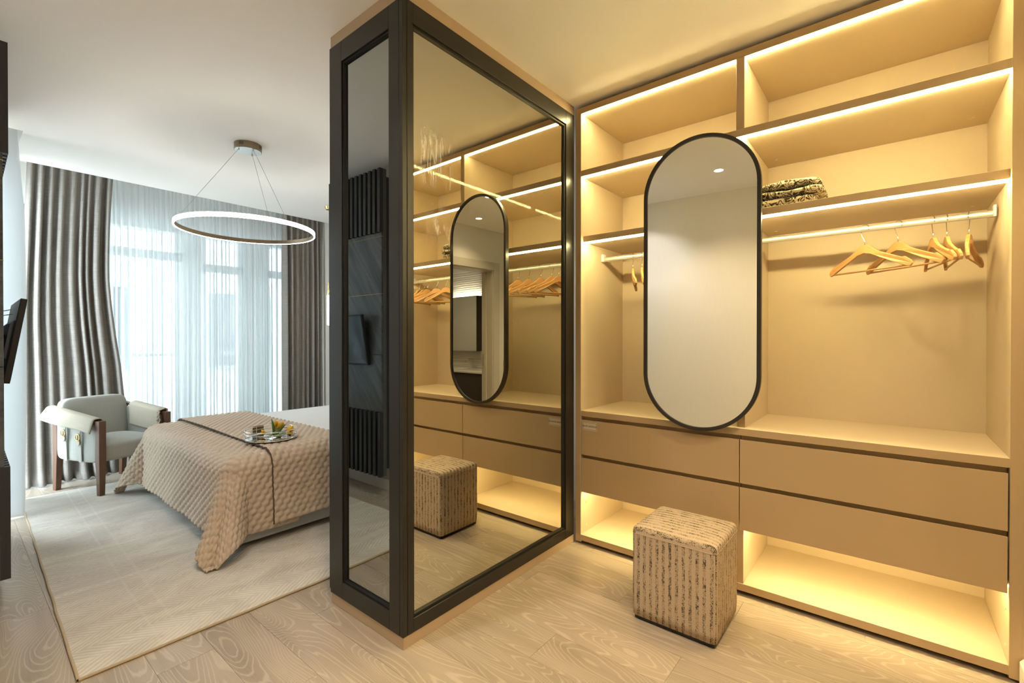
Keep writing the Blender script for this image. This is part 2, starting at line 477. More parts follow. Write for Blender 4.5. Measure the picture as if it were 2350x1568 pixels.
def copy_thing(root, loc, rot, label, parent=None):
    r = root.copy(); C.objects.link(r); r.location = loc; r.rotation_euler = rot; r['label'] = label
    for ch in list(root.children):
        c = ch.copy(); C.objects.link(c); c.parent = r
        for g in list(ch.children):
            d = g.copy(); C.objects.link(d); d.parent = c
    return r
def struct(name, mb, mat, label, cat, **kw):
    o = mb.build(name, mat, **kw); setp(o, label, cat, None, 'structure'); return o

# ------------------------------------------------------------------ key dimensions (metres)
CEIL = 2.668
XW = 2.455          # wardrobe front plane
XB = 3.02           # wardrobe back
YG = 1.507          # display wardrobe long face
XG = 1.16           # display wardrobe narrow face
YG2 = 2.055
XT = 0.03           # TV wall plane
YWIN = 5.95

# ------------------------------------------------------------------ floor
fl = struct('floor', B(-2.3, 3.3, -3.6, 6.3, -0.12, -0.003), 'oak_floor', 'pale cerused oak plank floor running through both rooms', 'floor')
PW, PL, GAP = 0.19, 1.285, 0.0005
cache = {}
col = 0; x = -0.45
while x < 3.08:
    y = -3.3 - (col * 0.46) % PL
    while y < YWIN:
        y0, y1 = max(y, -3.3), min(y + PL, YWIN)
        L = round(y1 - y0, 3)
        if L > 0.02:
            if L not in cache:
                o = B(GAP, PW - GAP, GAP, L - GAP, -0.003, 0).build('plank', 'oak_floor'); cache[L] = o.data
            else:
                o = bpy.data.objects.new('plank', cache[L]); C.objects.link(o)
            o.location = (x, y0, 0); o.parent = fl
        y += PL
    x += PW; col += 1

# ------------------------------------------------------------------ room shell
cm = MB().box(-2.3, 3.3, -3.6, 4.6, CEIL, CEIL + 0.14).box(0.36, 3.3, 4.6, 5.37, CEIL, CEIL + 0.14).box(-0.3, 3.3, 4.6, 6.2, CEIL + 0.14, CEIL + 0.24)
struct('ceiling', cm, 'ceiling_paint', 'smooth white ceiling with a recessed curtain slot along the window', 'ceiling')

# TV wall with the camera's doorway and the bathroom door
DX0, DX1, DYF, DYB, DH = 0.383, 1.18, -1.2, -1.41, 2.15      # bathroom doorway in the corridor's end wall
struct('wall_left', MB().box(XT - 0.12, XT, 0.62, 4.62, 0, CEIL).box(XT - 0.12, XT, 4.62, 5.95, 2.48, CEIL + 0.14).box(XT - 0.12, XT, 5.75, 5.95, 0, 2.48),
       'wallpaper', 'pale wall behind the dark television panel', 'wall')
struct('wall_entry', MB().box(XT - 0.12, XT, DYF, -0.62, 0, CEIL).box(XT - 0.12, XT, -0.62, 0.62, 2.3, CEIL),
       'wallpaper', 'ribbed wallpaper wall beside the viewpoint doorway', 'wall')
struct('wall_front', MB().box(-0.55, DX0, DYB, DYF, 0, CEIL).box(DX1, 2.05, DYB, DYF, 0, CEIL).box(DX0, DX1, DYB, DYF, DH, CEIL),
       'wallpaper', 'pale wall with the bathroom doorway seen in the oval mirror', 'wall')
struct('wall_hall', MB().box(-1.3, -1.2, -0.72, 0.72, 0, CEIL).box(-1.2, XT - 0.12, -0.72, -0.62, 0, CEIL).box(-1.2, XT - 0.12, 0.62, 0.72, 0, CEIL),
       'wall_paint', 'plain painted walls of the small hall behind the viewpoint', 'wall')
struct('wall_right', MB().box(1.93, 3.2, -0.49, -0.379, 0, CEIL), 'white_trim', 'narrow pale return wall at the right end of the open wardrobe', 'wall')
struct('wall_corridor', MB().box(1.93, 2.05, DYF, -0.49, 0, CEIL), 'wallpaper', 'pale corridor wall beyond the right end of the wardrobe', 'wall')
struct('wall_head', MB().box(XB + 0.06, 3.2, -0.379, 6.1, 0, CEIL + 0.14), 'wallpaper', 'pale wall behind the bed head and the wardrobe', 'wall')
WT = 2.45
wm = MB().box(-0.3, 0.42, YWIN, YWIN + 0.2, 0, CEIL + 0.14).box(1.66, 1.83, YWIN, YWIN + 0.2, 0, WT).box(2.28, 2.52, YWIN, YWIN + 0.2, 0, WT)
wm.box(0.42, 3.2, YWIN, YWIN + 0.2, WT, CEIL + 0.14).box(3.02, 3.2, YWIN, YWIN + 0.2, 0, WT).box(0.42, 3.02, YWIN, YWIN + 0.2, 0, 0.05)
struct('wall_back', wm, 'wall_paint', 'white window wall behind the sheer curtains', 'wall')
bb = MB().box(XT, XT + 0.014, 0.7, 4.55, 0, 0.09)
struct('baseboard_left', bb, 'white_trim', 'white skirting board under the television panel', 'baseboard', bevel=0.003)
struct('baseboard_right', MB().prism([(-0.379, 0.0), (-0.379, 0.10), (-0.3725, 0.10), (-0.362, 0.085), (-0.362, 0.0)], 0, 1.93, XW - 0.004), 'white_trim',
       'white skirting board ending at the right end of the open wardrobe', 'baseboard')

# windows
def window(name, x0, x1, label, nm, transom):
    t = thing(name, label, 'window', ((x0 + x1) / 2, YWIN + 0.06, 0.05), kind='structure')
    y0, y1 = YWIN + 0.04, YWIN + 0.1; z0, z1 = 0.05, WT; fw = 0.06
    MB().box(x0, x0 + fw, y0, y1, z0, z1).box(x1 - fw, x1, y0, y1, z0, z1).box(x0, x1, y0, y1, z0, z0 + fw).box(x0, x1, y0, y1, z1 - fw, z1).build('window_frame', 'white_trim', t)
    zs = [z0 + fw, transom, z1 - fw]
    B(x0, x1, y0, y1, transom - 0.045, transom + 0.045).build('transom', 'white_trim', t)
    xs = [x0 + fw + (x1 - x0 - 2 * fw) * i / nm for i in range(nm + 1)]
    for i in range(1, nm): B(xs[i] - 0.035, xs[i] + 0.035, y0, y1, z0, z1).build('mullion', 'white_trim', t)
    for i in range(nm):
        for j in range(2):
            B(xs[i], xs[i + 1], YWIN + 0.068, YWIN + 0.074, zs[j], zs[j + 1]).build('pane', 'window_glass', t)
window('window_1', 0.42, 1.66, 'two-light window behind the sheer curtain, left of the ring lamp', 2, 2.13)
window('window_2', 1.83, 2.28, 'narrow window behind the sheer curtain, below the ring lamp', 1, 2.05)
window('window_3', 2.52, 3.02, 'narrow window beside the right grey drape', 1, 2.05)
t4 = thing('window_4', 'side window behind the narrow white curtain at far left', 'window', (XT - 0.06, 5.18, 0), kind='structure')
MB().box(XT - 0.09, XT - 0.04, 4.62, 4.68, 0, 2.48).box(XT - 0.09, XT - 0.04, 5.69, 5.75, 0, 2.48).box(XT - 0.09, XT - 0.04, 4.62, 5.75, 0, 0.06).box(XT - 0.09, XT - 0.04, 4.62, 5.75, 2.42, 2.48).build('window_frame', 'white_trim', t4)
B(XT - 0.068, XT - 0.062, 4.68, 5.69, 0.06, 2.42).build('pane', 'window_glass', t4)

# outside: terrace, railing, pale house opposite
struct('terrace', B(-4, 9, 6.3, 14, -0.3, -0.15), 'ground_pale', 'pale terrace slab outside the windows', 'terrace')
rl = thing('terrace_railing', 'slim grey terrace railing seen through the sheer curtain', 'railing', (2, 7.4, -0.15))
B(-1, 6.5, 7.38, 7.42, 1.02, 1.06).build('handrail', 'rail_metal', rl)
for i in range(8): B(-1 + i * 1.05, -0.96 + i * 1.05, 7.38, 7.42, -0.15, 1.03).build('post', 'rail_metal', rl)
hs_ = thing('house', 'pale house across the terrace behind the sheer curtain', 'building', (4.0, 11.5, -0.3))
B(-3.0, 13, 11.5, 18, -0.3, 6.4).build('wall', 'facade_pale', hs_)
B(-3.4, 13.4, 11.1, 18.4, 6.4, 6.8).build('roof', 'rail_metal', hs_)
for i in range(5):
    for zz in (0.6, 3.6):
        wd = B(-1.6 + i * 2.6, -0.2 + i * 2.6, 11.44, 11.5, zz, zz + 1.7).build('window', 'rail_metal', hs_)
        B(-1.54 + i * 2.6, -0.26 + i * 2.6, 11.425, 11.44, zz + 0.06, zz + 1.64).build('pane', 'screen', wd)
struct('added_shade_slab', B(-0.4, 6.5, 6.16, 8.2, CEIL + 0.1, CEIL + 0.3), 'facade_pale', 'unseen slab added over the windows to dim the view outside', 'balcony')  # unseen overhang added to block sky behind the sheer curtain

# ------------------------------------------------------------------ curtains
def curtain(name, mat, label, x0, x1, yc, zt, zb, folds, amp, seed, over=0.0, flare=None, rows=26, pinch=0.5, ppf=14, solid=0.0, axis='x', group=None, puddle=0.0):
    rnd = random.Random(seed)
    wds = [rnd.uniform(0.6, 1.4) for _ in range(folds)]; S = sum(wds); edges = [0]
    for q in wds: edges.append(edges[-1] + q / S)
    amps = [rnd.uniform(0.55, 1.25) for _ in range(folds)]
    dr = [rnd.uniform(-1, 1) for _ in range(folds)]
    n = folds * ppf + 1
    P = np.zeros((n, rows, 3)); UV = np.zeros((n, rows, 2))
    cl = 0.0; prev = None
    for i in range(n):
        f = min(i // ppf, folds - 1); tt = (i - f * ppf) / ppf
        s = edges[f] + (edges[f + 1] - edges[f]) * tt
        wd = (edges[f + 1] - edges[f])
        for j in range(rows):
            q = j / (rows - 1)                    # 0 top .. 1 bottom
            z = zt + (zb - zt) * q
            k = pinch + (1 - pinch) * min(1, q * 4)
            a = amp * amps[f] * k
            ang = 2 * math.pi * tt
            xx = s + over * wd * math.sin(2 * ang) * k + 0.12 * wd * dr[f] * (q ** 1.5) * math.sin(math.pi * tt)
            if flare: c0, c1 = flare(q)
            else: c0, c1 = x0, x1
            X = c0 + (c1 - c0) * xx
            Y = yc + a * (math.cos(ang)) * (1 + 0.25 * math.sin(3.1 * q + f)) + (puddle * (max(0, q - 0.955) / 0.045) ** 2 * (-0.6 - 0.4 * dr[f]))
            P[i, j] = (X, Y, z) if axis == 'x' else (Y, X, z)
        if prev is not None: cl += float(np.linalg.norm(P[i, rows // 2] - prev))
        prev = P[i, rows // 2].copy()
        for j in range(rows): UV[i, j] = (cl, P[i, j, 2])
    o = MB().grid(P, UV).build(name, mat, smooth=True, solid=solid)
    return o
def fl_left(q):
    r = 1.02 - 0.03 * math.sin(math.pi * min(1, q / 0.65)) + 0.13 * max(0, (q - 0.35) / 0.65) ** 1.2
    return 0.46 - 0.05 * min(1, q * 2), r
dl = curtain('drape', 'drape_linen', None, 0.44, 1.05, 5.60, CEIL + 0.12, 0.012, 9, 0.036, 3, 0.05, fl_left, 40, 0.55, 16, 0.003, puddle=0.10)
setp(dl, 'grey linen drape gathered behind the armchair', 'curtain', 'floor-length grey drapes')
dr_ = curtain('drape', 'drape_linen', None, 2.57, 3.07, 5.60, CEIL + 0.12, 0.012, 8, 0.036, 11, 0.05, None, 30, 0.6, 16, 0.003)
setp(dr_, 'grey linen drape hanging at the bed-head end of the window', 'curtain', 'floor-length grey drapes')
sh = curtain('sheer_curtain', 'sheer_voile', None, 0.7, 2.75, 5.76, CEIL + 0.12, 0.02, 44, 0.028, 5, 0.16, None, 14, 0.45, 14)
setp(sh, 'wide white sheer curtain in front of the bright window', 'curtain', 'white sheer curtains')
s2 = curtain('sheer_curtain', 'sheer_voile_dense', None, 4.66, 5.22, 0.305, CEIL + 0.12, 0.02, 6, 0.045, 8, 0.05, None, 14, 0.45, 14, axis='y')
setp(s2, 'narrow white curtain at the far left beside the television panel', 'curtain', 'white sheer curtains')
tr1 = thing('curtain_track', 'white curtain track inside the ceiling slot above the drapes', 'curtain track', (1.7, 5.6, CEIL + 0.125))
for yy in (5.6, 5.76): B(0.2, 3.05, yy - 0.012, yy + 0.012, CEIL + 0.122, CEIL + 0.14).build('rail', 'white_plastic', tr1)

# ------------------------------------------------------------------ open wardrobe
YL, YR = 1.500, -0.374     # outer faces
TH = 0.038
DV0, DV1 = 0.554, 0.592    # divider
wr = thing('open_wardrobe', 'built-in beige open wardrobe with lit shelves and drawers', 'wardrobe', ((XW + XB) / 2, 0.56, 0))
bv = dict(bevel=0.0012, segs=1)
E(XW, XB, YL - TH, YL, 0.012, 2.648).build('side_panel', ['lacquer', 'lacquer_front'], wr, **bv)
E(XW, XB, YR, YR + TH, 0.012, 2.648).build('side_panel', ['lacquer', 'lacquer_front'], wr, **bv)
B(XB, XB + 0.02, YR, YL, 0.012, 2.648).build('back_panel', 'lacquer', wr)
E(XW, XB, YR + TH, YL - TH, 2.612, 2.648).build('top_panel', ['lacquer', 'lacquer_front'], wr, **bv)
B(XW + 0.06, XB, YR, YL, 2.648, CEIL).build('gap_shade_strip', 'recess_shade', wr)  # dark strip painted as the shadow gap under the ceiling
E(XW, XB, YR + TH, YL - TH, 0.022, 0.058).build('bottom_panel', ['lacquer', 'lacquer_front'], wr, **bv)
B(XW + 0.035, XB, YR, YL, 0.0, 0.022).build('plinth', 'recess_shade', wr)  # recessed plinth, its colour darkened as the shade under the bottom panel
# uprights: upper bay divider, middle divider, lower divider
E(XW, XB, DV0, DV1, 2.268, 2.612).build('divider', ['lacquer', 'lacquer_front'], wr, **bv)
E(XW + 0.03, XB, DV0, DV1, 0.814, 2.232).build('divider', ['lacquer', 'lacquer_front'], wr, **bv)
E(XW + 0.004, XB, DV0, DV1, 0.058, 0.318).build('divider', ['lacquer', 'lacquer_front'], wr, **bv)
E(XW, XB, YR + TH, YL - TH, 2.232, 2.268).build('shelf', ['lacquer', 'lacquer_front'], wr, **bv)
E(XW + 0.03, XB, DV1, YL - TH, 1.840, 1.876).build('shelf', ['lacquer', 'lacquer_front'], wr, **bv)
E(XW + 0.03, XB, YR + TH, DV0, 1.840, 1.876).build('shelf', ['lacquer', 'lacquer_front'], wr, **bv)
E(XW, XB, YR + TH, YL - TH, 0.779, 0.814).build('counter_shelf', ['lacquer', 'lacquer_front'], wr, **bv)
B(XW + 0.0228, XB, YR + TH, YL - TH, 0.345, 0.36).build('drawer_floor', 'lacquer', wr)
B(XW + 0.05, XW + 0.06, YR + TH, YL - TH, 0.36, 0.779).build('drawer_backing', 'lacquer_front', wr)
MID = 0.5725
for (ya, yb) in ((MID + 0.0018, YL - TH - 0.0035), (YR + TH + 0.0045, MID - 0.0018)):
    for (za, zb) in ((0.546, 0.759), (0.319, 0.527)):
        poly = [(XW, za), (XW, zb), (XW + 0.004, zb), (XW + 0.022, zb - 0.018), (XW + 0.022, za)]
        d = MB().prism(poly, 1, ya, yb).build('drawer', 'lacquer_front', wr, bevel=0.001, segs=1)
        g = B(XW + 0.034, XW + 0.05, ya, yb, zb - 0.03, zb + 0.019).build('grip_channel', 'lacquer_front', d)
def led(y0, y1, xf, zb, mat='led_warm', h=0.010):
    return B(xf - 0.004, xf + 0.010, y0, y1, zb - h, zb - 0.0003).build('led_strip', mat, wr)
e = 0.002
led(DV1 + e, YL - TH - e, XW + 0.015, 2.612, h=0.007); led(YR + TH + e, DV0 - e, XW + 0.015, 2.612, h=0.007)
led(DV1 - 0.02, YL - TH - e, XW + 0.010, 2.232); led(YR + TH + e, DV0 + 0.015, XW + 0.010, 2.232)
led(DV1 + e, YL - TH - e, XW + 0.038, 1.840); led(YR + TH + e, DV0 - e, XW + 0.038, 1.840)
led(DV1 + e, YL - TH - 0.005, XW + 0.030, 0.345, 'led_warm_low'); led(YR + TH + 0.006, DV0 - e, XW + 0.030, 0.345, 'led_warm_low')
# hanging rails
XR, ZR = 2.725, 1.765
for (ya, yb) in ((DV1 + 0.012, YL - TH - 0.012), (YR + TH + 0.012, DV0 - 0.012)):
    pf = [(XR + 0.0085 * math.cos(2 * math.pi * k / 20), ZR - 0.002 + 0.0145 * math.sin(2 * math.pi * k / 20)) for k in range(20)]
    rd = MB().prism(pf, 1, ya, yb).build('hanging_rail', 'rail_satin', wr)
    for yy, sgn in ((ya, -1), (yb, 1)):
        MB().box(XR - 0.016, XR + 0.016, yy - 0.004, yy + 0.012 * 1 if sgn > 0 else yy + 0.004, ZR - 0.016, ZR + 0.03).build('rail_bracket', 'white_plastic', rd)
# round cam caps
def cap(x, y, z, ax):
    mb = MB()
    d = 0.0016
    if ax == 'y+': mb.tube([(x, y, z), (x, y - d, z)], 0.0075, 12)
    elif ax == 'y-': mb.tube([(x, y, z), (x, y + d, z)], 0.0075, 12)
    else: mb.tube([(x, y, z), (x, y, z - d)], 0.0075, 12)
    mb.build('cam_cap', 'steel_cap', wr)
for z in (2.56,): cap(2.50, YL - TH, z, 'y+'); cap(2.95, YL - TH, z - 0.05, 'y+'); cap(2.95, YR + TH, z - 0.03, 'y-'); cap(2.95, DV0, z - 0.05, 'y+')
for z in (0.28, 0.14): cap(2.93, YL - TH, z, 'y+'); cap(2.52, YL - TH, z - 0.04, 'y+'); cap(2.52, YR + TH, z - 0.04, 'y-')
for y in (YR + TH + 0.06, DV0 - 0.06, DV1 + 0.06, YL - TH - 0.06): cap(2.90, y, 2.232, 'z'); cap(2.90, y, 1.840, 'z')

# display notice stuck on the top left drawer
st = thing('notice_sticker', 'small cream notice sticker on the upper left drawer front', 'sticker', (XW - 0.0006, YL - TH - 0.035, 0.735))
sy0, sy1, sz0, sz1 = 1.352, 1.450, 0.698, 0.748
B(XW - 0.0008, XW, sy0, sy1, sz0, sz1).build('card', 'sticker_card', st)
fr = MB(); bw = 0.0012; i_ = 0.004
for a_ in ((sy0 + i_, sy1 - i_, sz0 + i_, sz0 + i_ + bw), (sy0 + i_, sy1 - i_, sz1 - i_ - bw, sz1 - i_), (sy0 + i_, sy0 + i_ + bw, sz0 + i_, sz1 - i_), (sy1 - i_ - bw, sy1 - i_, sz0 + i_, sz1 - i_)):
    fr.box(XW - 0.0011, XW - 0.0008, *a_)
fr.build('printed_border', 'ink', st)
def text_mesh(name, txt, size, mat, parent, origin, xdir, zdir, bold=0.0):
    cu = bpy.data.curves.new(name, 'FONT'); cu.body = txt; cu.size = size; cu.align_x = 'CENTER'; cu.align_y = 'CENTER'; cu.extrude = 0.0; cu.offset = bold
    to = bpy.data.objects.new(name + '_tmp', cu); C.objects.link(to)
    dg = bpy.context.evaluated_depsgraph_get(); me = bpy.data.meshes.new_from_object(to.evaluated_get(dg))
    bpy.data.objects.remove(to)
    X, Z = Vector(xdir), Vector(zdir); O = Vector(origin) - WLOC[parent.name]
    for v in me.vertices: v.co = O + X * v.co.x + Z * v.co.y
    me.materials.clear(); me.materials.append(M[mat])
    o = bpy.data.objects.new(name, me); C.objects.link(o); o.parent = parent
    return o
text_mesh('lettering', 'TEŞHİR ÜRÜNÜDÜR', 0.0105, 'ink', st, (XW - 0.0012, (sy0 + sy1) / 2, (sz0 + sz1) / 2), (0, -1, 0), (0, 0, 1), 0.0002)

# ------------------------------------------------------------------ oval mirror
MX, MY, MZ = XW - 0.030, 0.757, 1.531
om = thing('oval_mirror', 'tall oval wall mirror with a thin black frame on the wardrobe', 'mirror', (MX, MY, MZ), R(2.35))
HW, HH = 0.283, 0.746
def stadium(hw, hh, n=40):
    pts = []
    for i in range(n + 1):
        a = math.pi * i / n; pts.append((hw * math.cos(a), hh - hw + hw * math.sin(a)))
    for i in range(n + 1):
        a = math.pi + math.pi * i / n; pts.append((hw * math.cos(a), -(hh - hw) + hw * math.sin(a)))
    return pts
oo, ii = stadium(HW, HH), stadium(HW - 0.018, HH - 0.018)
n = len(oo); vs = []; fs = []
for ring, xx in ((oo, -0.016), (oo, 0.016), (ii, 0.016), (ii, -0.016)):
    vs += [(xx, p, q) for p, q in ring]
for k in range(4):
    k2 = (k + 1) % 4
    for i in range(n): fs.append((k * n + i, k * n + (i + 1) % n, k2 * n + (i + 1) % n, k2 * n + i))
MB().add(vs, fs).build('frame', 'black_metal', om, local=True, bevel=0.002, segs=2)
MB().prism(stadium(HW - 0.017, HH - 0.017), 0, -0.008, -0.003).build('mirror_glass', 'mirror', om, local=True)
MB().prism(stadium(HW - 0.017, HH - 0.017), 0, -0.003, 0.012).build('backing_board', 'groove_black', om, local=True)

# ------------------------------------------------------------------ wooden hangers
def make_hanger():
    h = thing('clothes_hanger', 'x', 'hanger')
    up = [(0, -.078), (.016, -.079), (.026, -.085), (.04, -.100), (.065, -.117), (.11, -.138), (.155, -.158), (.165, -.156), (.172, -.163), (.188, -.176), (.194, -.190)]
    lo = [(.186, -.203), (.172, -.199), (.12, -.172), (.07, -.146), (.03, -.124), (0, -.117)]
    half = up + lo
    poly = half + [(-x, z) for x, z in reversed(half[1:-1])]
    N = len(poly); vs = []; th = 0.0062
    for s_ in (-1, 1):
        for px, pz in poly:
            vs.append((px, s_ * th * (1.15 - 0.3 * abs(px) / 0.2) - 0.020 * (px / 0.19) ** 2, pz))
    K = len(half)
    # strips: pair up[i] with lower outline point by index for clean quads
    fs = [tuple(range(N)), tuple(range(2 * N - 1, N - 1, -1))]
    for k in range(N): fs.append((k, k + N, (k + 1) % N + N, (k + 1) % N))
    MB().add(vs, fs).build('shoulder', 'hanger_wood', h, local=True, bevel=0.002, segs=2)
    MB().tube([(-.176, -.017, -.196), (.176, -.017, -.196)], 0.0042, 8).build('trouser_bar', 'hanger_wood', h, local=True, smooth=True)
    pts = [(0, 0, -.082), (0, 0, -.062), (0.004, 0, -.050), (0.012, 0, -.036)]
    for i in range(13):
        a = R(-35 + i * 20); pts.append((0.0200 * math.cos(a), 0, 0.0200 * math.sin(a) - 0.0035))
    MB().tube(pts, 0.0017, 8).build('hook', 'chrome', h, local=True, smooth=True)
    return h
hg = make_hanger()
# rail runs along y: hanger local x is the shoulder direction, hook lies in local xz plane -> shoulder across the rail
spots = [  # y, yaw of shoulder direction from +x, label
    (0.099, 54, 'wooden hanger turned most side-on, nearest the oval mirror in the right bay'),
    (-0.021, 43, 'wooden hanger turned half side-on, second from the oval mirror in the right bay'),
    (-0.138, 11, 'wooden hanger in the middle of the five in the right bay'),
    (-0.182, 3, 'wooden hanger second from the right end of the right bay'),
    (-0.250, -12, 'wooden hanger at the right end of the right bay'),
    (1.250, 24, 'wooden hanger left of the oval mirror, nearest the left side panel'),
    (1.190, 21, 'wooden hanger just emerging from behind the left edge of the oval mirror'),
    (1.095, 14, 'wooden hanger hidden behind the oval mirror, seen in the smoked glass right of it'),
    (0.985, 8, 'wooden hanger behind the oval mirror, second right of it in the smoked glass'),
    (0.885, 17, 'wooden hanger behind the oval mirror, seen closest to it in the smoked glass'),
]
GRP = 'wooden hangers on the open wardrobe rails'
hg['group'] = GRP
for i, (y, yaw, lab) in enumerate(spots):
    if i == 0:
        hg.location = (XR, y, ZR); hg.rotation_euler = (0, 0, R(yaw)); hg['label'] = lab
    else:
        copy_thing(hg, (XR, y, ZR), (0, 0, R(yaw)), lab)

# ------------------------------------------------------------------ folded blanket on the shelf
fb = thing('folded_blanket', 'folded brown and cream scroll-patterned blanket on the shelf', 'blanket', (2.66, 0.395, 1.876))
def pillow_mesh(cx, cy, z0, z1, hx, hy, nx=22, ny=22, nzr=0.006, seed=1, e=5.0):
    rnd = random.Random(seed); ph = [rnd.uniform(0, 6.28) for _ in range(6)]
    vs = []; fs = []; nu, nv = 36, 14
    hz = (z1 - z0) / 2; zc = (z0 + z1) / 2
    def sp_(c, p): return math.copysign(abs(c) ** p, c)
    for i in range(nu):
        a = 2 * math.pi * i / nu
        for j in range(nv + 1):
            b = -math.pi / 2 + math.pi * j / nv
            cb = sp_(math.cos(b), 0.45)
            X = hx * sp_(math.cos(a), 2 / e) * cb; Y = hy * sp_(math.sin(a), 2 / e) * cb; Z = hz * sp_(math.sin(b), 0.7)
            wv = nzr * (math.sin(18 * X + ph[0]) * math.sin(15 * Y + ph[1]) + 0.6 * math.sin(31 * Y + ph[2]))
            if j > nv // 2: Z += wv
            X += 0.5 * wv; Y += 0.4 * nzr * math.sin(40 * Z + ph[3] + 9 * X)
            vs.append((cx + X, cy + Y, max(zc + Z, z0)))
    for i in range(nu):
        i2 = (i + 1) % nu
        for j in range(nv): fs.append((i * (nv + 1) + j, i2 * (nv + 1) + j, i2 * (nv + 1) + j + 1, i * (nv + 1) + j + 1))
    return MB().add(vs, fs)
pillow_mesh(2.665, 0.405, 1.8765, 1.925, 0.155, 0.142, seed=2).build('fold', 'scroll_knit', fb, smooth=True)
pillow_mesh(2.66, 0.388, 1.918, 1.962, 0.150, 0.148, seed=5).build('fold', 'scroll_knit', fb, smooth=True)
pillow_mesh(2.66, 0.393, 1.955, 2.004, 0.145, 0.138, seed=9).build('fold', 'scroll_knit', fb, smooth=True)

# ------------------------------------------------------------------ display wardrobe with smoked glass
dw = thing('display_wardrobe', 'tall dark-framed wardrobe with smoked reflective glass sides', 'wardrobe', ((XG + XW) / 2, (YG + YG2) / 2, 0))
XE = XW - 0.002     # end against the open wardrobe
B(XG + 0.004, XE, YG + 0.004, YG2 - 0.004, 0, 0.05).build('plinth', 'taupe_trim', dw, **bv)
B(XG + 0.004, XE, YG + 0.004, YG2 - 0.004, 2.612, CEIL).build('fascia', 'taupe_trim', dw, **bv)
ZF0, ZF1 = 0.05, 2.612
fb_ = dict(bevel=0.0015, segs=1)
# corner post
B(XG, XG + 0.022, YG, YG + 0.022, ZF0, ZF1).build('corner_post', 'dark_frame', dw, **fb_)
def frame(axis, a0, a1, face, depth, z0, z1, gw0, gw1, gz0, gz1, nm):
    # rectangular door frame with an inner bead; axis 'x': runs along x at y=face..face+depth; 'y': runs along y at x=face..face+depth
    def bx(mb, p0, p1, q0, q1, zz0, zz1):
        if axis == 'x': mb.box(p0, p1, face + q0, face + q1, zz0, zz1)
        else: mb.box(face + q0, face + q1, p0, p1, zz0, zz1)
    par = MB(); bx(par, a0, gw0, 0, depth, z0, z1)
    out = []
    for nme, args in (('stile', (a0, gw0, 0, depth, z0, z1)), ('stile', (gw1, a1, 0, depth, z0, z1)),
                      ('rail', (gw0, gw1, 0, depth, z0, gz0)), ('rail', (gw0, gw1, 0, depth, gz1, z1))):
        mb = MB(); bx(mb, *args); out.append(mb.build(nme, 'dark_frame', dw, **fb_))
    mb = MB(); b = 0.010
    bx(mb, gw0, gw0 + b, 0.008, depth, gz0, gz1); bx(mb, gw1 - b, gw1, 0.008, depth, gz0, gz1)
    bx(mb, gw0 + b, gw1 - b, 0.008, depth, gz0, gz0 + b); bx(mb, gw0 + b, gw1 - b, 0.008, depth, gz1 - b, gz1)
    mb.build('glazing_bead', 'groove_black', dw)
    mb = MB(); bx(mb, gw0 + 0.004, gw1 - 0.004, 0.018, 0.0225, gz0 + 0.004, gz1 - 0.004)
    return mb
mb = frame('x', XG + 0.024, XE - 0.005, YG, 0.03, ZF0, ZF1, 1.212, 2.358, 0.108, 2.528, 'long')
# pane origin at its lower left so the smear sits on the glass itself
gl = mb.build('glass_pane', 'smoked_glass', dw)
for v_ in gl.data.vertices: v_.co.x += ((XG + XW) / 2 - 1.212)
gl.location.x = 1.212 - (XG + XW) / 2
mb = frame('y', YG + 0.024, YG2, XG, 0.03, ZF0, ZF1, 1.598, 1.953, 0.128, 2.518, 'end')
mb.build('glass_pane', 'smoked_glass_end', dw)
# bedroom-side back, with its protruding door and a slim grip
B(XG + 0.03, XE, YG2 - 0.02, YG2 + 0.0, ZF0, ZF1).build('back_panel', 'taupe_trim', dw)
B(XG + 0.006, XE - 0.01, YG2 + 0.002, YG2 + 0.02, ZF0 + 0.01, 1.985).build('bedroom_door', 'dark_frame', dw, **fb_)
# inside: shelf with strip, divider, rail
B(XG + 0.05, XE - 0.01, YG + 0.05, YG2 - 0.03, 1.985, 2.015).build('shelf', 'taupe_trim', dw)
B(2.085, 2.12, YG + 0.05, YG2 - 0.03, 0.05, 1.985).build('divider', 'taupe_trim', dw)
B(XG + 0.06, 2.083, YG + 0.056, YG + 0.064, 1.977, 1.985).build('led_strip', 'led_warm_inner', dw)
B(2.122, XE - 0.03, YG + 0.056, YG + 0.064, 1.977, 1.985).build('led_strip', 'led_warm_inner', dw)
B(XG + 0.12, 2.083, 1.945, 1.951, 1.979, 1.985).build('led_strip', 'faint_line_glow', dw)  # weakly glowing line drawn along the back of the shelf
B(2.122, XE - 0.03, 1.945, 1.951, 1.979, 1.985).build('led_strip', 'faint_line_glow', dw)
MB().tube([(XG + 0.06, 1.79, 1.93), (2.085, 1.79, 1.93)], 0.011, 12).build('hanging_rail', 'chrome', dw)
MB().tube([(2.12, 1.79, 1.93), (XE - 0.01, 1.79, 1.93)], 0.011, 12).build('hanging_rail', 'chrome', dw)
for i, (xx, yaw, lab) in enumerate([(1.70, 118, 'faint wooden hanger left of centre behind the smoked glass'), (1.88, 140, 'faint wooden hanger in the middle behind the smoked glass'),
                                    (2.20, 100, 'faint wooden hanger near the dark right stile behind the smoked glass'), (2.30, 84, 'faint wooden hanger farthest right behind the smoked glass')]):
    r_ = copy_thing(hg, (xx, 1.79, 1.93), (0, 0, R(yaw)), lab); r_['group'] = 'wooden hangers inside the smoked glass wardrobe'

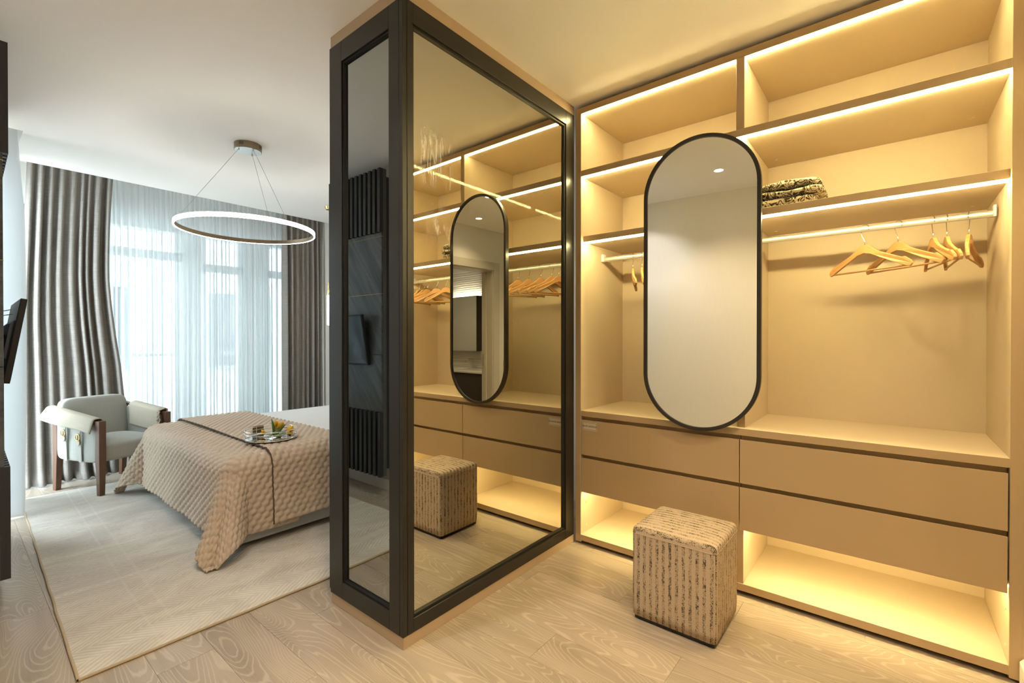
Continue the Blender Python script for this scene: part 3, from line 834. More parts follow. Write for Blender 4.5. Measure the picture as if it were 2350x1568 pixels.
# ------------------------------------------------------------------ striped stool
ot = thing('cube_stool', 'cube stool in speckled ribbed beige fabric on the oak floor', 'stool', (2.113, 0.7165, 0))
ox0, ox1, oy0, oy1, oz0, oz1 = 1.944, 2.282, 0.536, 0.897, 0.022, 0.405
def rbox(x0, x1, y0, y1, z0, z1, r, rtop, bul=0.0, n=14):
    # box with rounded vertical corners (r) and a domed top
    prof = []
    cs = [(x1 - r, y1 - r, 0), (x0 + r, y1 - r, 90), (x0 + r, y0 + r, 180), (x1 - r, y0 + r, 270)]
    for cx, cy, a0 in cs:
        for k in range(7):
            a = R(a0 + 90 * k / 6); prof.append((cx + r * math.cos(a), cy + r * math.sin(a)))
    return prof
base = rbox(ox0, ox1, oy0, oy1, oz0, oz1, 0.022, 0.02)
cx, cy = (ox0 + ox1) / 2, (oy0 + oy1) / 2
def ringat(k, z, poly): return [(cx + (p - cx) * k, cy + (q - cy) * k, z) for p, q in poly]
def is_front(p, q):
    dx, dy = abs(p - cx) / (ox1 - ox0), abs(q - cy) / (oy1 - oy0)
    return dx > dy
mb = MB(); N = len(base); levels = [(0.985, oz0), (0.998, 0.06), (1.0, 0.12), (1.0, 0.2), (1.0, 0.28), (1.0, 0.34), (1.0, oz1 - 0.018)]
vs = []
for k, z in levels: vs += ringat(k, z, base)
fs = []; mi = []
for li in range(len(levels) - 1):
    for k in range(N):
        k2 = (k + 1) % N; fs.append((li * N + k, li * N + k2, (li + 1) * N + k2, (li + 1) * N + k))
        p = ((base[k][0] + base[k2][0]) / 2, (base[k][1] + base[k2][1]) / 2); mi.append(0 if is_front(*p) else 1)
fs.append(tuple(range(N - 1, -1, -1))); mi.append(0)
mb.v = vs; mb.f = fs; mb.mi = mi
mb.build('body', ['boucle_front', 'boucle_side'], ot, smooth=True)
mb = MB(); tl = [(0.999, oz1 - 0.020), (1.0, oz1 - 0.010), (0.99, oz1 + 0.0), (0.965, oz1 + 0.007), (0.93, oz1 + 0.011), (0.86, oz1 + 0.014), (0.6, oz1 + 0.018), (0.3, oz1 + 0.019), (0.02, oz1 + 0.019)]
vs = []
for k, z in tl: vs += ringat(k, z, base)
fs = []
for li in range(len(tl) - 1):
    for k in range(N):
        k2 = (k + 1) % N; fs.append((li * N + k, li * N + k2, (li + 1) * N + k2, (li + 1) * N + k))
mb.v = vs; mb.f = fs; mb.mi = [0] * len(fs)
mb.build('seat_top', 'boucle_top', ot, smooth=True)
MB().tube([(p[0], p[1], oz1 - 0.019) for p in ringat(1.0, 0, base)] + [(*ringat(1.0, 0, base)[0][:2], oz1 - 0.019)], 0.0016, 6, False).build('piping', 'boucle_top', ot, smooth=True)
B(ox0 + 0.012, ox1 - 0.012, oy0 + 0.012, oy1 - 0.012, 0.006, 0.024).build('base_board', 'groove_black', ot)
for px in (ox0 + 0.03, ox1 - 0.03):
    for py in (oy0 + 0.03, oy1 - 0.03): MB().tube([(px, py, 0), (px, py, 0.008)], 0.012, 10).build('foot', 'groove_black', ot)

# ------------------------------------------------------------------ rug
rg = thing('area_rug', 'large cream carved herringbone rug under the bed', 'rug', (0.31, 2.29, 0), R(-1.4))
RW, RL = 2.75, 2.92
rnd = random.Random(4)
mb = MB(); ny = 60; top = []
ed = [0.001 * math.sin(i * 0.9) + rnd.uniform(-.001, .001) for i in range(ny + 1)]
P = np.zeros((ny + 1, 40, 3))
for i in range(ny + 1):
    for j in range(40):
        u, v = i / ny, j / 39
        X = u * RW; Y = v * RL
        X += ed[min(ny, int(v * ny))] * (1 if u in (0, 1) else 0); Y += ed[i] * (1 if j in (0, 39) else 0)
        z = 0.0125 if 0 < i < ny and 0 < j < 39 else 0.010
        P[i, j] = (X, Y, z)
mb.grid(P).build('pile', 'rug_pile', rg, local=True, smooth=True)
mb = MB()
per = [(P[i, 0]) for i in range(ny + 1)] + [(P[ny, j]) for j in range(1, 40)] + [(P[i, 39]) for i in range(ny - 1, -1, -1)] + [(P[0, j]) for j in range(38, -1, -1)]
mb.tube([(p[0], p[1], 0.006) for p in per], 0.006, 6, False).build('bound_edge', 'rug_edge', rg, local=True, smooth=True)

# ------------------------------------------------------------------ bed
BX0, BX1, BY0, BY1 = 1.02, 3.055, 2.92, 4.68
bd = thing('bed', 'upholstered double bed with white linen beside the window', 'bed', (2.05, 3.8, 0))
B(BX0 + 0.012, BX1, BY0 + 0.012, BY1 - 0.012, 0.045, 0.27).build('bed_base', 'bed_upholstery', bd, bevel=0.02, segs=3)
for px in (BX0 + 0.15, BX1 - 0.15):
    for py in (BY0 + 0.15, BY1 - 0.15): B(px - 0.03, px + 0.03, py - 0.03, py + 0.03, 0.0135, 0.05).build('leg', 'groove_black', bd)
B(BX0 + 0.02, BX1 - 0.02, BY0 + 0.02, BY1 - 0.02, 0.27, 0.535).build('mattress', 'bed_linen', bd, bevel=0.05, segs=4)
B(BX1 - 0.03, XB + 0.055, BY0 - 0.1, BY1 + 0.1, 0.045, 1.12).build('headboard', 'bed_upholstery', bd, bevel=0.02, segs=3)
# duvet over the head part
def drape(sx0, sx1, hang_foot, hang_side, z0, nx, ny, Rr, corner, offs, quilt=0.0, seed=0, xf=BX0, yn=BY0, yf=BY1, floorz=0.016, wob=0.006):
    rnd = random.Random(seed); ph = [rnd.uniform(0, 6.28) for _ in range(8)]
    s_lo = (xf + Rr - hang_foot) if hang_foot else sx0
    S = np.linspace(s_lo, sx1, nx); T = np.linspace(yn + Rr - hang_side, yf - Rr + hang_side, ny)
    P = np.zeros((nx, ny, 3)); UV = np.zeros((nx, ny, 2))
    q90 = Rr * math.pi / 2
    def prof(d):
        if d <= q90:
            a = d / Rr; return Rr * math.sin(a), Rr * (1 - math.cos(a))
        return Rr, Rr + d - q90
    for i, s in enumerate(S):
        for j, t in enumerate(T):
            ds = max(0.0, xf + Rr - s) if hang_foot else 0.0
            dn = max(0.0, yn + Rr - t); df = max(0.0, t - (yf - Rr)); dt = max(dn, df)
            rho = math.hypot(ds, dt)
            if ds > 0 and dt > 0: rho = min(rho, hang_side * (1 + 0.30 * math.sin(2 * math.atan2(dt, ds)) ** 2 * (rho / hang_side)))
            bx_ = max(s, xf + Rr) if hang_foot else s; by_ = min(max(t, yn + Rr), yf - Rr)
            if rho > 1e-9:
                th = math.atan2(dt, ds)
                o_, dr_ = prof(rho)
                hangd = max(0, rho - q90)
                c2 = math.sin(2 * th) if (ds > 0 and dt > 0) else 0.0
                o_ += offs + hangd * (0.035 + corner * c2 + 0.55 * corner * abs(math.sin(4 * th)) * math.sqrt(max(c2, 0)))
                o_ += wob * math.sin(11 * (s + t) + ph[0]) * min(1, hangd / 0.2)
                dr_ = dr_ * (1 - 0.10 * c2)
                z = z0 + offs - dr_
                if z < floorz + 0.004 * math.sin(14 * th):
                    ex = floorz - z; z = floorz + 0.006 * (1 + math.sin(9 * th)); o_ += ex * 0.75
                sg = -1 if dn > df else 1
                X = bx_ - o_ * math.cos(th); Y = by_ + sg * o_ * math.sin(th)
            else:
                X, Y, z = s, t, z0 + offs
            z += 0.004 * math.sin(5 * s + ph[2]) * math.sin(4 * t + ph[3]) * (1 if rho < 0.2 else 0)
            P[i, j] = (X, Y, z); UV[i, j] = (s, t)
    if quilt:
        du = np.gradient(P, axis=0); dv = np.gradient(P, axis=1); nrm = np.cross(du, dv); nrm /= (np.linalg.norm(nrm, axis=2, keepdims=True) + 1e-9)
        nrm *= np.sign(nrm[nx // 2 if not hang_foot else nx - 3, ny // 2, 2])
        SS, TT = np.meshgrid(S, T, indexing='ij')
        a, b = 0.048, 0.034
        row = np.floor(TT / b); u = (SS + 0.5 * a * (row % 2)) / a; v = TT / b
        puff = (np.abs(np.sin(np.pi * u)) ** 0.7) * (0.35 + 0.65 * np.abs(np.sin(np.pi * v)) ** 0.6)
        P = P + nrm * ((puff - 0.4) * quilt)[..., None]
    return P, UV
P, UV = drape(1.55, BX1 - 0.04, 0, 0.28, 0.542, 60, 110, 0.09, 0, 0.004, 0, 3, wob=0.004)
MB().grid(P, UV).build('duvet', 'bed_linen', bd, smooth=True, solid=0.004)
for i, py in enumerate((3.33, 4.20)):
    pl = pillow_mesh(2.80, py, 0.562, 0.73, 0.2, 0.36, nzr=0.004, seed=20 + i, e=3.5).build('pillow', 'bed_linen', None, smooth=True)
    setp(pl, ['white pillow on the bed end nearest the smoked glass wardrobe', 'white pillow on the window side of the bed head'][i], 'pillow', 'bed pillows')

# quilted bedspread (two layers: long foot layer and the folded-back upper layer)
qb = thing('quilted_bedspread', 'beige quilted bedspread draped over the foot of the bed', 'bedspread', (1.3, 3.8, 0))
P, UV = drape(0, 1.42, 0.52, 0.51, 0.548, 120, 360, 0.10, 0.30, 0.010, 0.012, 11)
MB().grid(P, UV).build('foot_layer', 'quilt_fabric', qb, smooth=True, solid=0.004)
P, UV = drape(1.262, 1.78, 0, 0.50, 0.552, 64, 360, 0.10, 0.2, 0.026, 0.012, 12)
MB().grid(P, UV).build('folded_layer', 'quilt_fabric', qb, smooth=True, solid=0.005)
edge = [tuple(p) for p in P[0]]
MB().tube([(p[0] - 0.002, p[1], p[2] - 0.002) for p in edge], 0.0042, 6).build('stitched_edge', 'quilt_piping', qb, smooth=True)

# ------------------------------------------------------------------ tray with tulips
TX, TY, TZ = 1.385, 3.20, 0.5905
tr = thing('serving_tray', 'round silver mirror tray with wire rim on the bedspread', 'tray', (TX, TY, TZ))
tr.rotation_euler = (0, 0, 0)
TRr = 0.155
MB().lathe(TX, TY, [(0.0001, TZ), (TRr, TZ), (TRr, TZ + 0.006), (0.0001, TZ + 0.006)], 48).build('base_plate', 'mirror', tr)
for z in (0.012, 0.038, 0.058):
    MB().loop_tube(TX, TY, TZ + z, TRr, [(0.003 * math.cos(R(a)), 0.003 * math.sin(R(a))) for a in range(0, 360, 60)], 64).build('rim_wire', 'chrome', tr, smooth=True)
for i in range(8):
    a = 2 * math.pi * i / 8 + 0.2
    MB().tube([(TX + TRr * math.cos(a), TY + TRr * math.sin(a), TZ + 0.004), (TX + TRr * math.cos(a), TY + TRr * math.sin(a), TZ + 0.058)], 0.0022, 6).build('rim_post', 'chrome', tr)
for a0 in (97,):
    pts_o = []; 
    for k in range(9):
        a = R(a0 - 14 + 28 * k / 8); pts_o.append((TX + (TRr + 0.004) * math.cos(a), TY + (TRr + 0.004) * math.sin(a)))
    mb = MB(); vs = []
    for (px, py) in pts_o: vs += [(px, py, TZ + 0.012), (px, py, TZ + 0.064)]
    mb.add(vs, [(2 * k, 2 * k + 2, 2 * k + 3, 2 * k + 1) for k in range(8)]).build('handle_plate', 'bronze', tr, solid=0.003)
bq = thing('tulip_bunch', 'small bunch of yellow tulips lying on the tray', 'flowers', (TX + 0.03, TY - 0.02, TZ + 0.006))
def bloom(c, r, d):
    mb = MB(); c = Vector(c); d = Vector(d).normalized(); a = d.orthogonal().normalized(); b = d.cross(a)
    for k in range(6):
        th = 2 * math.pi * k / 6 + (0.5 if k % 2 else 0); rr = r * (1 if k % 2 else 0.9)
        u = a * math.cos(th) + b * math.sin(th); w_ = d.cross(u)
        rows = []
        for i in range(6):
            q = i / 5; wd = rr * 0.75 * math.sin(math.pi * min(1, 0.12 + q * 0.86)); ou = rr * (0.25 + 0.85 * math.sin(math.pi * 0.62 * q)) ; hgt = r * 2.1 * q
            for s_ in (-1, 0, 1): rows.append(c + d * hgt + u * (ou - (0.25 * wd if s_ else 0)) + w_ * (s_ * wd))
        mb.add(rows, [(i * 3 + j, i * 3 + j + 1, i * 3 + j + 4, i * 3 + j + 3) for i in range(5) for j in range(2)])
    return mb
z0 = TZ + 0.012
for i, (dx, dy, dz, r, d) in enumerate([(0.028, 0.005, 0.055, 0.019, (0.1, 0.3, 1)), (0.05, -0.012, 0.05, 0.019, (0.4, 0, 1)), (0.085, -0.04, 0.028, 0.022, (1, -0.4, .35)), (0.045, 0.03, 0.03, 0.018, (0.4, 0.7, .7)),
                                      (-0.025, 0.03, 0.012, 0.016, (-0.6, 0.5, .5)), (0.06, 0.05, 0.018, 0.018, (0.8, 0.5, .3)), (0.07, -0.065, 0.014, 0.02, (0.6, -0.8, .3))]):
    bl = bloom((TX + dx, TY + dy, z0 + dz), r, d).build('bloom', 'tulip_yellow', bq, smooth=True, solid=0.001)
    MB().tube([(TX - 0.03 - 0.004 * i, TY - 0.065 + 0.006 * i, z0 + 0.004), (TX + 0.0, TY - 0.03, z0 + 0.01 + 0.3 * dz), (TX + dx, TY + dy, z0 + dz)], 0.0028, 6).build('stem', 'leaf_green', bq, smooth=True)
def leaf(p0, p1, wd, bend):
    p0, p1 = Vector(p0), Vector(p1); d = p1 - p0; s_ = d.cross(Vector((0.3, -0.8, 0.4))).normalized(); u = s_.cross(d).normalized(); rows = []
    for i in range(9):
        q = i / 8; wv = wd * math.sin(math.pi * (0.1 + 0.9 * q)) ** 0.8 * (1 - q * 0.2); c = p0 + d * q + u * bend * math.sin(math.pi * q)
        rows += [c - s_ * wv + u * wv * 0.3, c, c + s_ * wv + u * wv * 0.3]
    return MB().add(rows, [(i * 3 + j, i * 3 + j + 1, i * 3 + j + 4, i * 3 + j + 3) for i in range(8) for j in range(2)])
for a_ in (((TX - 0.002, TY - 0.04, z0), (TX + 0.006, TY + 0.01, z0 + 0.115), 0.012, 0.006), ((TX, TY - 0.045, z0), (TX + 0.075, TY - 0.05, z0 + 0.075), 0.011, -0.008),
           ((TX + 0.01, TY - 0.05, z0), (TX + 0.085, TY - 0.085, z0 + 0.02), 0.011, 0.006)):
    leaf(*a_).build('leaf', 'leaf_green', bq, smooth=True, solid=0.0008)

# ------------------------------------------------------------------ armchair (local: +y front, +x = sitter's left in world image order)
ac = thing('armchair', 'pale linen armchair with walnut legs in front of the grey drape', 'armchair', (0.93, 5.165, 0), R(-158.6))
HWc, D2 = 0.255, 0.265
def grid_mesh(f, nu, nv):
    P = np.zeros((nu, nv, 3)); UV = np.zeros((nu, nv, 2))
    for i in range(nu):
        for j in range(nv):
            P[i, j] = f(i / (nu - 1), j / (nv - 1))
    for i in range(1, nu): UV[i, :, 0] = UV[i - 1, :, 0] + np.linalg.norm(P[i] - P[i - 1], axis=1).mean()
    for j in range(1, nv): UV[:, j, 1] = UV[:, j - 1, 1] + np.linalg.norm(P[:, j] - P[:, j - 1], axis=1).mean()
    return P, UV
def leg(x, y, z1, tx, ty, w0=0.019, w1=0.025, zf=0.0):
    vs = []
    for (cx_, cy_, z, w_) in ((x + tx, y + ty, zf, w0), (x, y, 0.30, w1), (x, y, z1, w1)):
        vs += [(cx_ - w_, cy_ - w_, z), (cx_ + w_, cy_ - w_, z), (cx_ + w_, cy_ + w_, z), (cx_ - w_, cy_ + w_, z)]
    fs = [(3, 2, 1, 0), (8, 9, 10, 11)]
    for l in range(2):
        for k in range(4): fs.append((l * 4 + k, l * 4 + (k + 1) % 4, l * 4 + 4 + (k + 1) % 4, l * 4 + 4 + k))
    return MB().add(vs, fs).build('leg', 'walnut', ac, local=True, bevel=0.004, segs=2)
leg(HWc, D2, 0.60, 0.0, 0.0, zf=0.013); leg(-HWc, D2, 0.60, 0, 0, zf=0.013)
leg(HWc - 0.01, -D2, 0.66, 0.0, -0.02); leg(-HWc + 0.01, -D2, 0.66, 0, -0.02)
# seat: puffed box
def superbox(cx, cy, cz, hx, hy, hz, e=0.35, nu=40, nv=16, dome=0.0):
    def f(u, v):
        a = 2 * math.pi * u; b = -math.pi / 2 + math.pi * v
        sg = lambda c, p: math.copysign(abs(c) ** p, c)
        cb = sg(math.cos(b), e)
        X = hx * sg(math.cos(a), e) * cb; Y = hy * sg(math.sin(a), e) * cb; Z = hz * sg(math.sin(b), e)
        if Z > 0: Z += dome * (1 - (X / hx) ** 2) * (1 - (Y / hy) ** 2)
        return (cx + X, cy + Y, cz + Z)
    return grid_mesh(f, nu, nv)
P, UV = superbox(0, 0.02, 0.335, HWc - 0.022, D2 - 0.015, 0.075, 0.28, 48, 18, 0.035)
MB().grid(P, UV).build('seat', 'chair_linen', ac, local=True, smooth=True)
# backrest leaning back
def fb2(u, v):
    p = superbox.__defaults__
    return None
P, UV = superbox(0, -D2 + 0.045, 0.56, HWc - 0.008, 0.045, 0.19, 0.3, 48, 20)
P[..., 1] -= (P[..., 2] - 0.4) * 0.12
MB().grid(P, UV).build('backrest', 'chair_linen', ac, local=True, smooth=True)
def side(sx):
    # padded side panel from seat rail to arm, arm rising to the back
    def f(u, v):
        a = 2 * math.pi * u; b = -math.pi / 2 + math.pi * v
        sg = lambda c, p: math.copysign(abs(c) ** p, c)
        cb = sg(math.cos(b), 0.25)
        X = 0.022 * sg(math.cos(a), 0.5) * cb; Y = (D2 - 0.02) * sg(math.sin(a), 0.2) * cb; q = 0.5 + 0.5 * sg(math.sin(b), 0.25)
        top = 0.575 + (D2 - Y) / (2 * D2) * 0.075
        return (sx * (HWc - 0.004) + X, Y, 0.265 + (top - 0.265) * q)
    return grid_mesh(f, 40, 16)
for sx in (1, -1):
    P, UV = side(sx); MB().grid(P, UV).build('arm_panel', 'chair_linen', ac, local=True, smooth=True)
    MB().prism([(D2 - 0.03, 0.578), (D2 - 0.03, 0.598), (-D2 - 0.01, 0.675), (-D2 - 0.01, 0.655)], 0, sx * HWc - 0.018, sx * HWc + 0.018).build('arm_rail', 'walnut', ac, local=True, bevel=0.004)
# flap over the near arm with two buckled straps
def flap(u, v):
    y = D2 - 0.03 - u * (2 * D2 + 0.03); top = 0.606 + (D2 - y) / (2 * D2) * 0.075
    # v: inside hem -> over the arm -> outside hem
    L = v * 0.215 - 0.05
    x = HWc
    out = 0.10 + 0.03 * u
    if L < -0.0: return (x - 0.03 - 0.002, y, top + L * 0.9 )
    if L < 0.055: return (x - 0.03 + L * 1.1, y, top + 0.006 * math.sin(math.pi * L / 0.055))
    d = L - 0.055
    return (x + 0.031 + d * (0.18 + 0.35 * u) + 0.006 * math.sin(9 * u + 2) * d / 0.1, y - 0.25 * d * u, top - d * (0.95 - 0.1 * u))
P, UV = grid_mesh(flap, 26, 22)
MB().grid(P, UV).build('arm_flap', 'throw_linen', ac, local=True, smooth=True, solid=0.006)
for yy in (0.075, -0.10):
    xo = HWc + 0.024
    top = 0.606 + (D2 - yy) / (2 * D2) * 0.075
    pts = [(xo + 0.012, top - 0.10), (xo + 0.016, top - 0.15), (xo + 0.010, top - 0.2), (xo + 0.007, 0.36), (xo + 0.004, 0.268)]
    vs = []
    for (xx, zz) in pts: vs += [(xx, yy - 0.017, zz), (xx, yy + 0.017, zz)]
    s_ = MB().add(vs, [(2 * k, 2 * k + 1, 2 * k + 3, 2 * k + 2) for k in range(4)]).build('strap', 'chair_linen', ac, local=True, solid=0.004)
    mb = MB(); zc = top - 0.165
    ring = [(xo + 0.024, yy + 0.026 * math.cos(2 * math.pi * k / 24), zc + 0.026 * math.sin(2 * math.pi * k / 24)) for k in range(25)]
    mb.tube(ring, 0.0035, 8, False); mb.tube([(xo + 0.024, yy, zc - 0.026), (xo + 0.024, yy, zc + 0.026)], 0.0025, 6)
    mb.build('buckle', 'gold', s_, local=True, smooth=True)
    MB().prism([(yy - 0.017, zc + 0.01), (yy + 0.017, zc + 0.01), (yy + 0.017, zc - 0.05), (yy, zc - 0.072), (yy - 0.017, zc - 0.05)], 0, xo + 0.018, xo + 0.021).build('strap_tip', 'throw_linen', s_, local=True)

# throw over the far arm, world placement through the chair's matrix
tb = thing('arm_throw', 'beige linen throw with ruffled edge over the far chair arm', 'throw', (0.93, 5.165, 0), R(-158.6))
def thr(u, v):
    y = D2 - 0.035 - u * 0.36; top = 0.612 + (D2 - y) / (2 * D2) * 0.075
    L = v * 0.36; x = -HWc
    if L < 0.19: return (x + 0.034 + 0.012 * math.sin(L * 8 + 1) * 1, y + 0.004 * math.sin(20 * L), top - 0.19 + L)
    if L < 0.26: d = L - 0.19; return (x + 0.036 - d * 1.05, y, top + 0.010 * math.sin(math.pi * d / 0.07))
    d = L - 0.26; return (x - 0.036 - 0.06 * d, y, top - d)
P, UV = grid_mesh(thr, 20, 34)
MB().grid(P, UV).build('cloth', 'throw_linen', tb, local=True, smooth=True, solid=0.010)
rnd = random.Random(8)
for k in range(3):
    pts = []
    for i in range(26):
        q = i / 25; p = Vector(thr(0.0, q * 0.62)); pts.append((p.x + 0.008 + rnd.uniform(-.006, .008), p.y + 0.004 + k * 0.009 + rnd.uniform(-.006, .006), p.z + rnd.uniform(-.004, .004)))
    MB().tube(pts, 0.006, 6).build('ruffle', 'throw_linen', tb, local=True, smooth=True)

# ------------------------------------------------------------------ ring pendant
PX, PY, PZ = 1.425, 3.655, 2.048
pn = thing('ring_pendant', 'glowing LED ring pendant hung on thin wires over the bed', 'pendant lamp', (PX, PY, PZ))
RR = 0.445
MB().loop_tube(PX, PY, PZ, RR, [(-0.005, -0.015), (0.0, -0.015), (0.0, 0.015), (-0.005, 0.015)], 128).build('ring_profile', 'bronze', pn)
MB().loop_tube(PX, PY, PZ, RR, [(0.0004, -0.0145), (0.005, -0.0145), (0.005, 0.011), (0.0004, 0.011)], 128).build('led_diffuser', 'led_ring', pn, smooth=False)
MB().loop_tube(PX, PY, PZ, RR, [(-0.003, -0.0165), (0.005, -0.0165), (0.005, -0.0152), (-0.003, -0.0152)], 128).build('led_lip', 'led_ring', pn, smooth=False)
cp = MB().lathe(PX, PY, [(0.0001, CEIL), (0.09, CEIL), (0.09, CEIL - 0.045), (0.0895, CEIL - 0.046), (0.0001, CEIL - 0.046)], 48).build('canopy', 'bronze', pn)
MB().lathe(PX, PY, [(0.0001, CEIL - 0.0465), (0.086, CEIL - 0.0465), (0.086, CEIL - 0.048), (0.0001, CEIL - 0.048)], 48).build('canopy_plate', 'brushed', cp)
for a0 in (R(0), R(90), R(180), R(270)):
    for k in range(4):
        a = R(-140) + a0 + (k - 1.5) * 0.09
        mb = MB(); rr = 0.0905; u = Vector((math.cos(a), math.sin(a), 0)); tvec = Vector((-math.sin(a), math.cos(a), 0)); c = Vector((PX, PY, CEIL - 0.02)) + u * rr
        mb.add([c - tvec * 0.002 + Vector((0, 0, -0.011)), c + tvec * 0.002 + Vector((0, 0, -0.011)), c + tvec * 0.002 + Vector((0, 0, 0.011)), c - tvec * 0.002 + Vector((0, 0, 0.011))], [(0, 1, 2, 3)]).build('vent_slot', 'groove_black', cp)
for ang in (R(189), R(-80), R(43)):
    u = Vector((math.cos(ang), math.sin(ang), 0))
    p0 = Vector((PX, PY, CEIL - 0.048)) + u * 0.065; p1 = Vector((PX, PY, PZ + 0.014)) + u * RR
    MB().tube([p0, p1], 0.0012, 6).build('suspension_wire', 'wire', pn)
    MB().tube([p0 + Vector((0, 0, 0.002)), p0 - Vector((0, 0, 0.012))], 0.005, 10).build('wire_grip', 'chrome', cp)

# bedside pendant half hidden by the display wardrobe
bp = thing('bedside_pendant', 'slim gold bedside pendant with white tube beside the right drape', 'pendant lamp', (2.60, 4.70, 1.28))
bx_, by_ = 2.648, 4.70
MB().tube([(bx_, by_, CEIL), (bx_, by_, 1.86)], 0.003, 6).build('cord', 'gold', bp)
MB().lathe(bx_, by_, [(0.0001, CEIL), (0.05, CEIL), (0.035, CEIL - 0.03), (0.0001, CEIL - 0.035)], 24).build('ceiling_cap', 'gold', bp)
MB().lathe(bx_, by_, [(0.0001, 1.88), (0.016, 1.86), (0.028, 1.74), (0.028, 1.72), (0.0001, 1.72)], 24).build('holder', 'gold', bp)
MB().lathe(bx_, by_, [(0.0001, 1.72), (0.026, 1.72), (0.026, 1.40), (0.0001, 1.39)], 24).build('glass_tube', 'lamp_white', bp)

# ------------------------------------------------------------------ television panel, television
PXB, PXM, PXS = XT, 0.177, 0.195       # wall, marble front, slat front
tv_rot = R(-1.2)
PY0, PY1 = 3.095, 4.40
tp = thing('slatted_feature_wall', 'dark wall panel of marble slab and vertical slats at far left', 'wall panel', (0.10, PY0, 0.1625), tv_rot)
def L(mb, *a, **k): return mb.build(*a, local=True, **k)
zb, zt = 0.0, 2.585 - 0.1625; W = PY1 - PY0; xo = 0.10
L(B(0.132 - xo, 0.162 - xo, 0.0, W, zb, zt), 'backboard', 'panel_back', tp)
L(B(0.034 - xo, 0.132 - xo, 0.02, W - 0.02, zb + 0.05, zt - 0.05), 'batten', 'slat_dark', tp)
zs0, zs1 = 0.70 - 0.1625 - 0.03, 2.085 - 0.1625
pitch = 0.0615; ns = int(W / pitch)
sl_mesh = {}
for (a_, b_) in ((0.0, zs0), (zs1, zt)):
    for i in range(ns):
        y0 = i * pitch
        if (a_ not in sl_mesh):
            o = L(B(0.162 - xo, PXS - xo, 0, 0.032, a_, b_), 'slat', 'slat_dark', tp); sl_mesh[a_] = o.data
        else:
            o = bpy.data.objects.new('slat', sl_mesh[a_]); C.objects.link(o); o.parent = tp
        o.location = (0, y0, 0)
ms = [0.508, 1.02, 1.53, zs1]
ms = [zs0, 0.96, 1.44, zs1]
for k in range(3):
    for (y0, y1) in ((0.0, 0.66), (0.66, W)):
        L(B(0.162 - xo, PXM - xo, y0 + 0.0015, y1 - 0.0015, ms[k] + 0.0015, ms[k + 1] - 0.0015), 'marble_slab', 'marble', tp, bevel=0.001, segs=1)
for z in ms[2:3]: L(B(0.162 - xo, PXM - xo + 0.001, 0, W, z - 0.0014, z + 0.0014), 'gold_inlay', 'gold', tp)
L(B(0.162 - xo, PXM - xo + 0.001, 0, W, zs1 - 0.034, zs1 - 0.031), 'gold_inlay', 'gold', tp)

tv = thing('television', 'flat black television tilted out from the dark panel', 'television', (0.2305, 3.60, 1.24), R(-1.2))
tvh, tvw = 0.205, 0.36
body = B(-0.012, 0.012, -tvw, tvw, -tvh, tvh).build('case', 'black_plastic', tv, local=True, bevel=0.003)
scr = B(0.0118, 0.0130, -tvw + 0.012, tvw - 0.012, -tvh + 0.014, tvh - 0.010).build('screen', 'screen', tv, local=True)
bulge = MB().prism([(-0.012, -0.10), (-0.026, -0.08), (-0.026, 0.08), (-0.012, 0.10)], 1, -0.28, 0.28).build('rear_shell', 'grey_plastic', tv, local=True)
for o in (body, scr, bulge): o.rotation_euler = (0, R(8.5), 0)
B(-0.042, -0.012, -0.12, 0.10, -0.03, 0.03).build('bracket', 'black_metal', tv, local=True)
wire_pts = [(-0.012, -0.30, 0.15), (-0.025, -0.33, 0.145), (-0.045, -0.33, 0.14), (-0.052, -0.30, 0.09), (-0.054, -0.2, 0.01)]
MB().tube(wire_pts, 0.002, 6).build('cable', 'black_plastic', tv, local=True, smooth=True)
MB().tube([(p[0] + 0.006, p[1] + 0.02, p[2] - 0.02) for p in wire_pts], 0.002, 6).build('cable', 'black_plastic', tv, local=True, smooth=True)
sk = thing('wall_socket', 'small white socket on the dark marble below the television', 'socket', (0.166, 3.62, 0.98))
B(0.1895, 0.197, 3.60, 3.68, 0.93, 1.01).build('plate', 'white_plastic', sk, bevel=0.003)

# ------------------------------------------------------------------ bathroom doorway, bathroom and corridor fittings (seen in the mirrors)
dc = thing('door_1', 'taupe door casing of the bathroom, reflected in the oval mirror', 'doorway', ((DX0 + DX1) / 2, DYF, 0), kind='structure')
cw = 0.104
for nme, a_ in (('casing', (DX0 - cw, DX0, DYF, DYF + 0.016, 0, DH + cw)), ('casing', (DX1, DX1 + cw, DYF, DYF + 0.016, 0, DH + cw)), ('casing', (DX0, DX1, DYF, DYF + 0.016, DH, DH + cw)),
                ('jamb', (DX0, DX0 + 0.012, DYB, DYF, 0, DH)), ('jamb', (DX1 - 0.012, DX1, DYB, DYF, 0, DH)), ('jamb', (DX0 + 0.012, DX1 - 0.012, DYB, DYF, DH - 0.012, DH)),
                ('door_stop', (DX0 + 0.012, DX0 + 0.03, DYB + 0.06, DYB + 0.10, 0, DH - 0.012))):
    B(*a_).build(nme, 'door_casing', dc, bevel=0.002, segs=1)
B(DX0 + 0.012, DX0 + 0.016, DYB + 0.02, DYB + 0.045, 0.88, 1.04).build('strike_plate', 'chrome', dc)
sw = thing('light_switch', 'black square light switch beside the bathroom doorway in the mirror', 'switch', (0.146, DYF, 0.92))
B(0.102, 0.19, DYF, DYF + 0.008, 0.875, 0.963).build('plate', 'black_plastic', sw, bevel=0.002)
B(0.112, 0.18, DYF + 0.008, DYF + 0.011, 0.885, 0.953).build('rocker', 'grey_plastic', sw, bevel=0.001)
BXW = -0.45
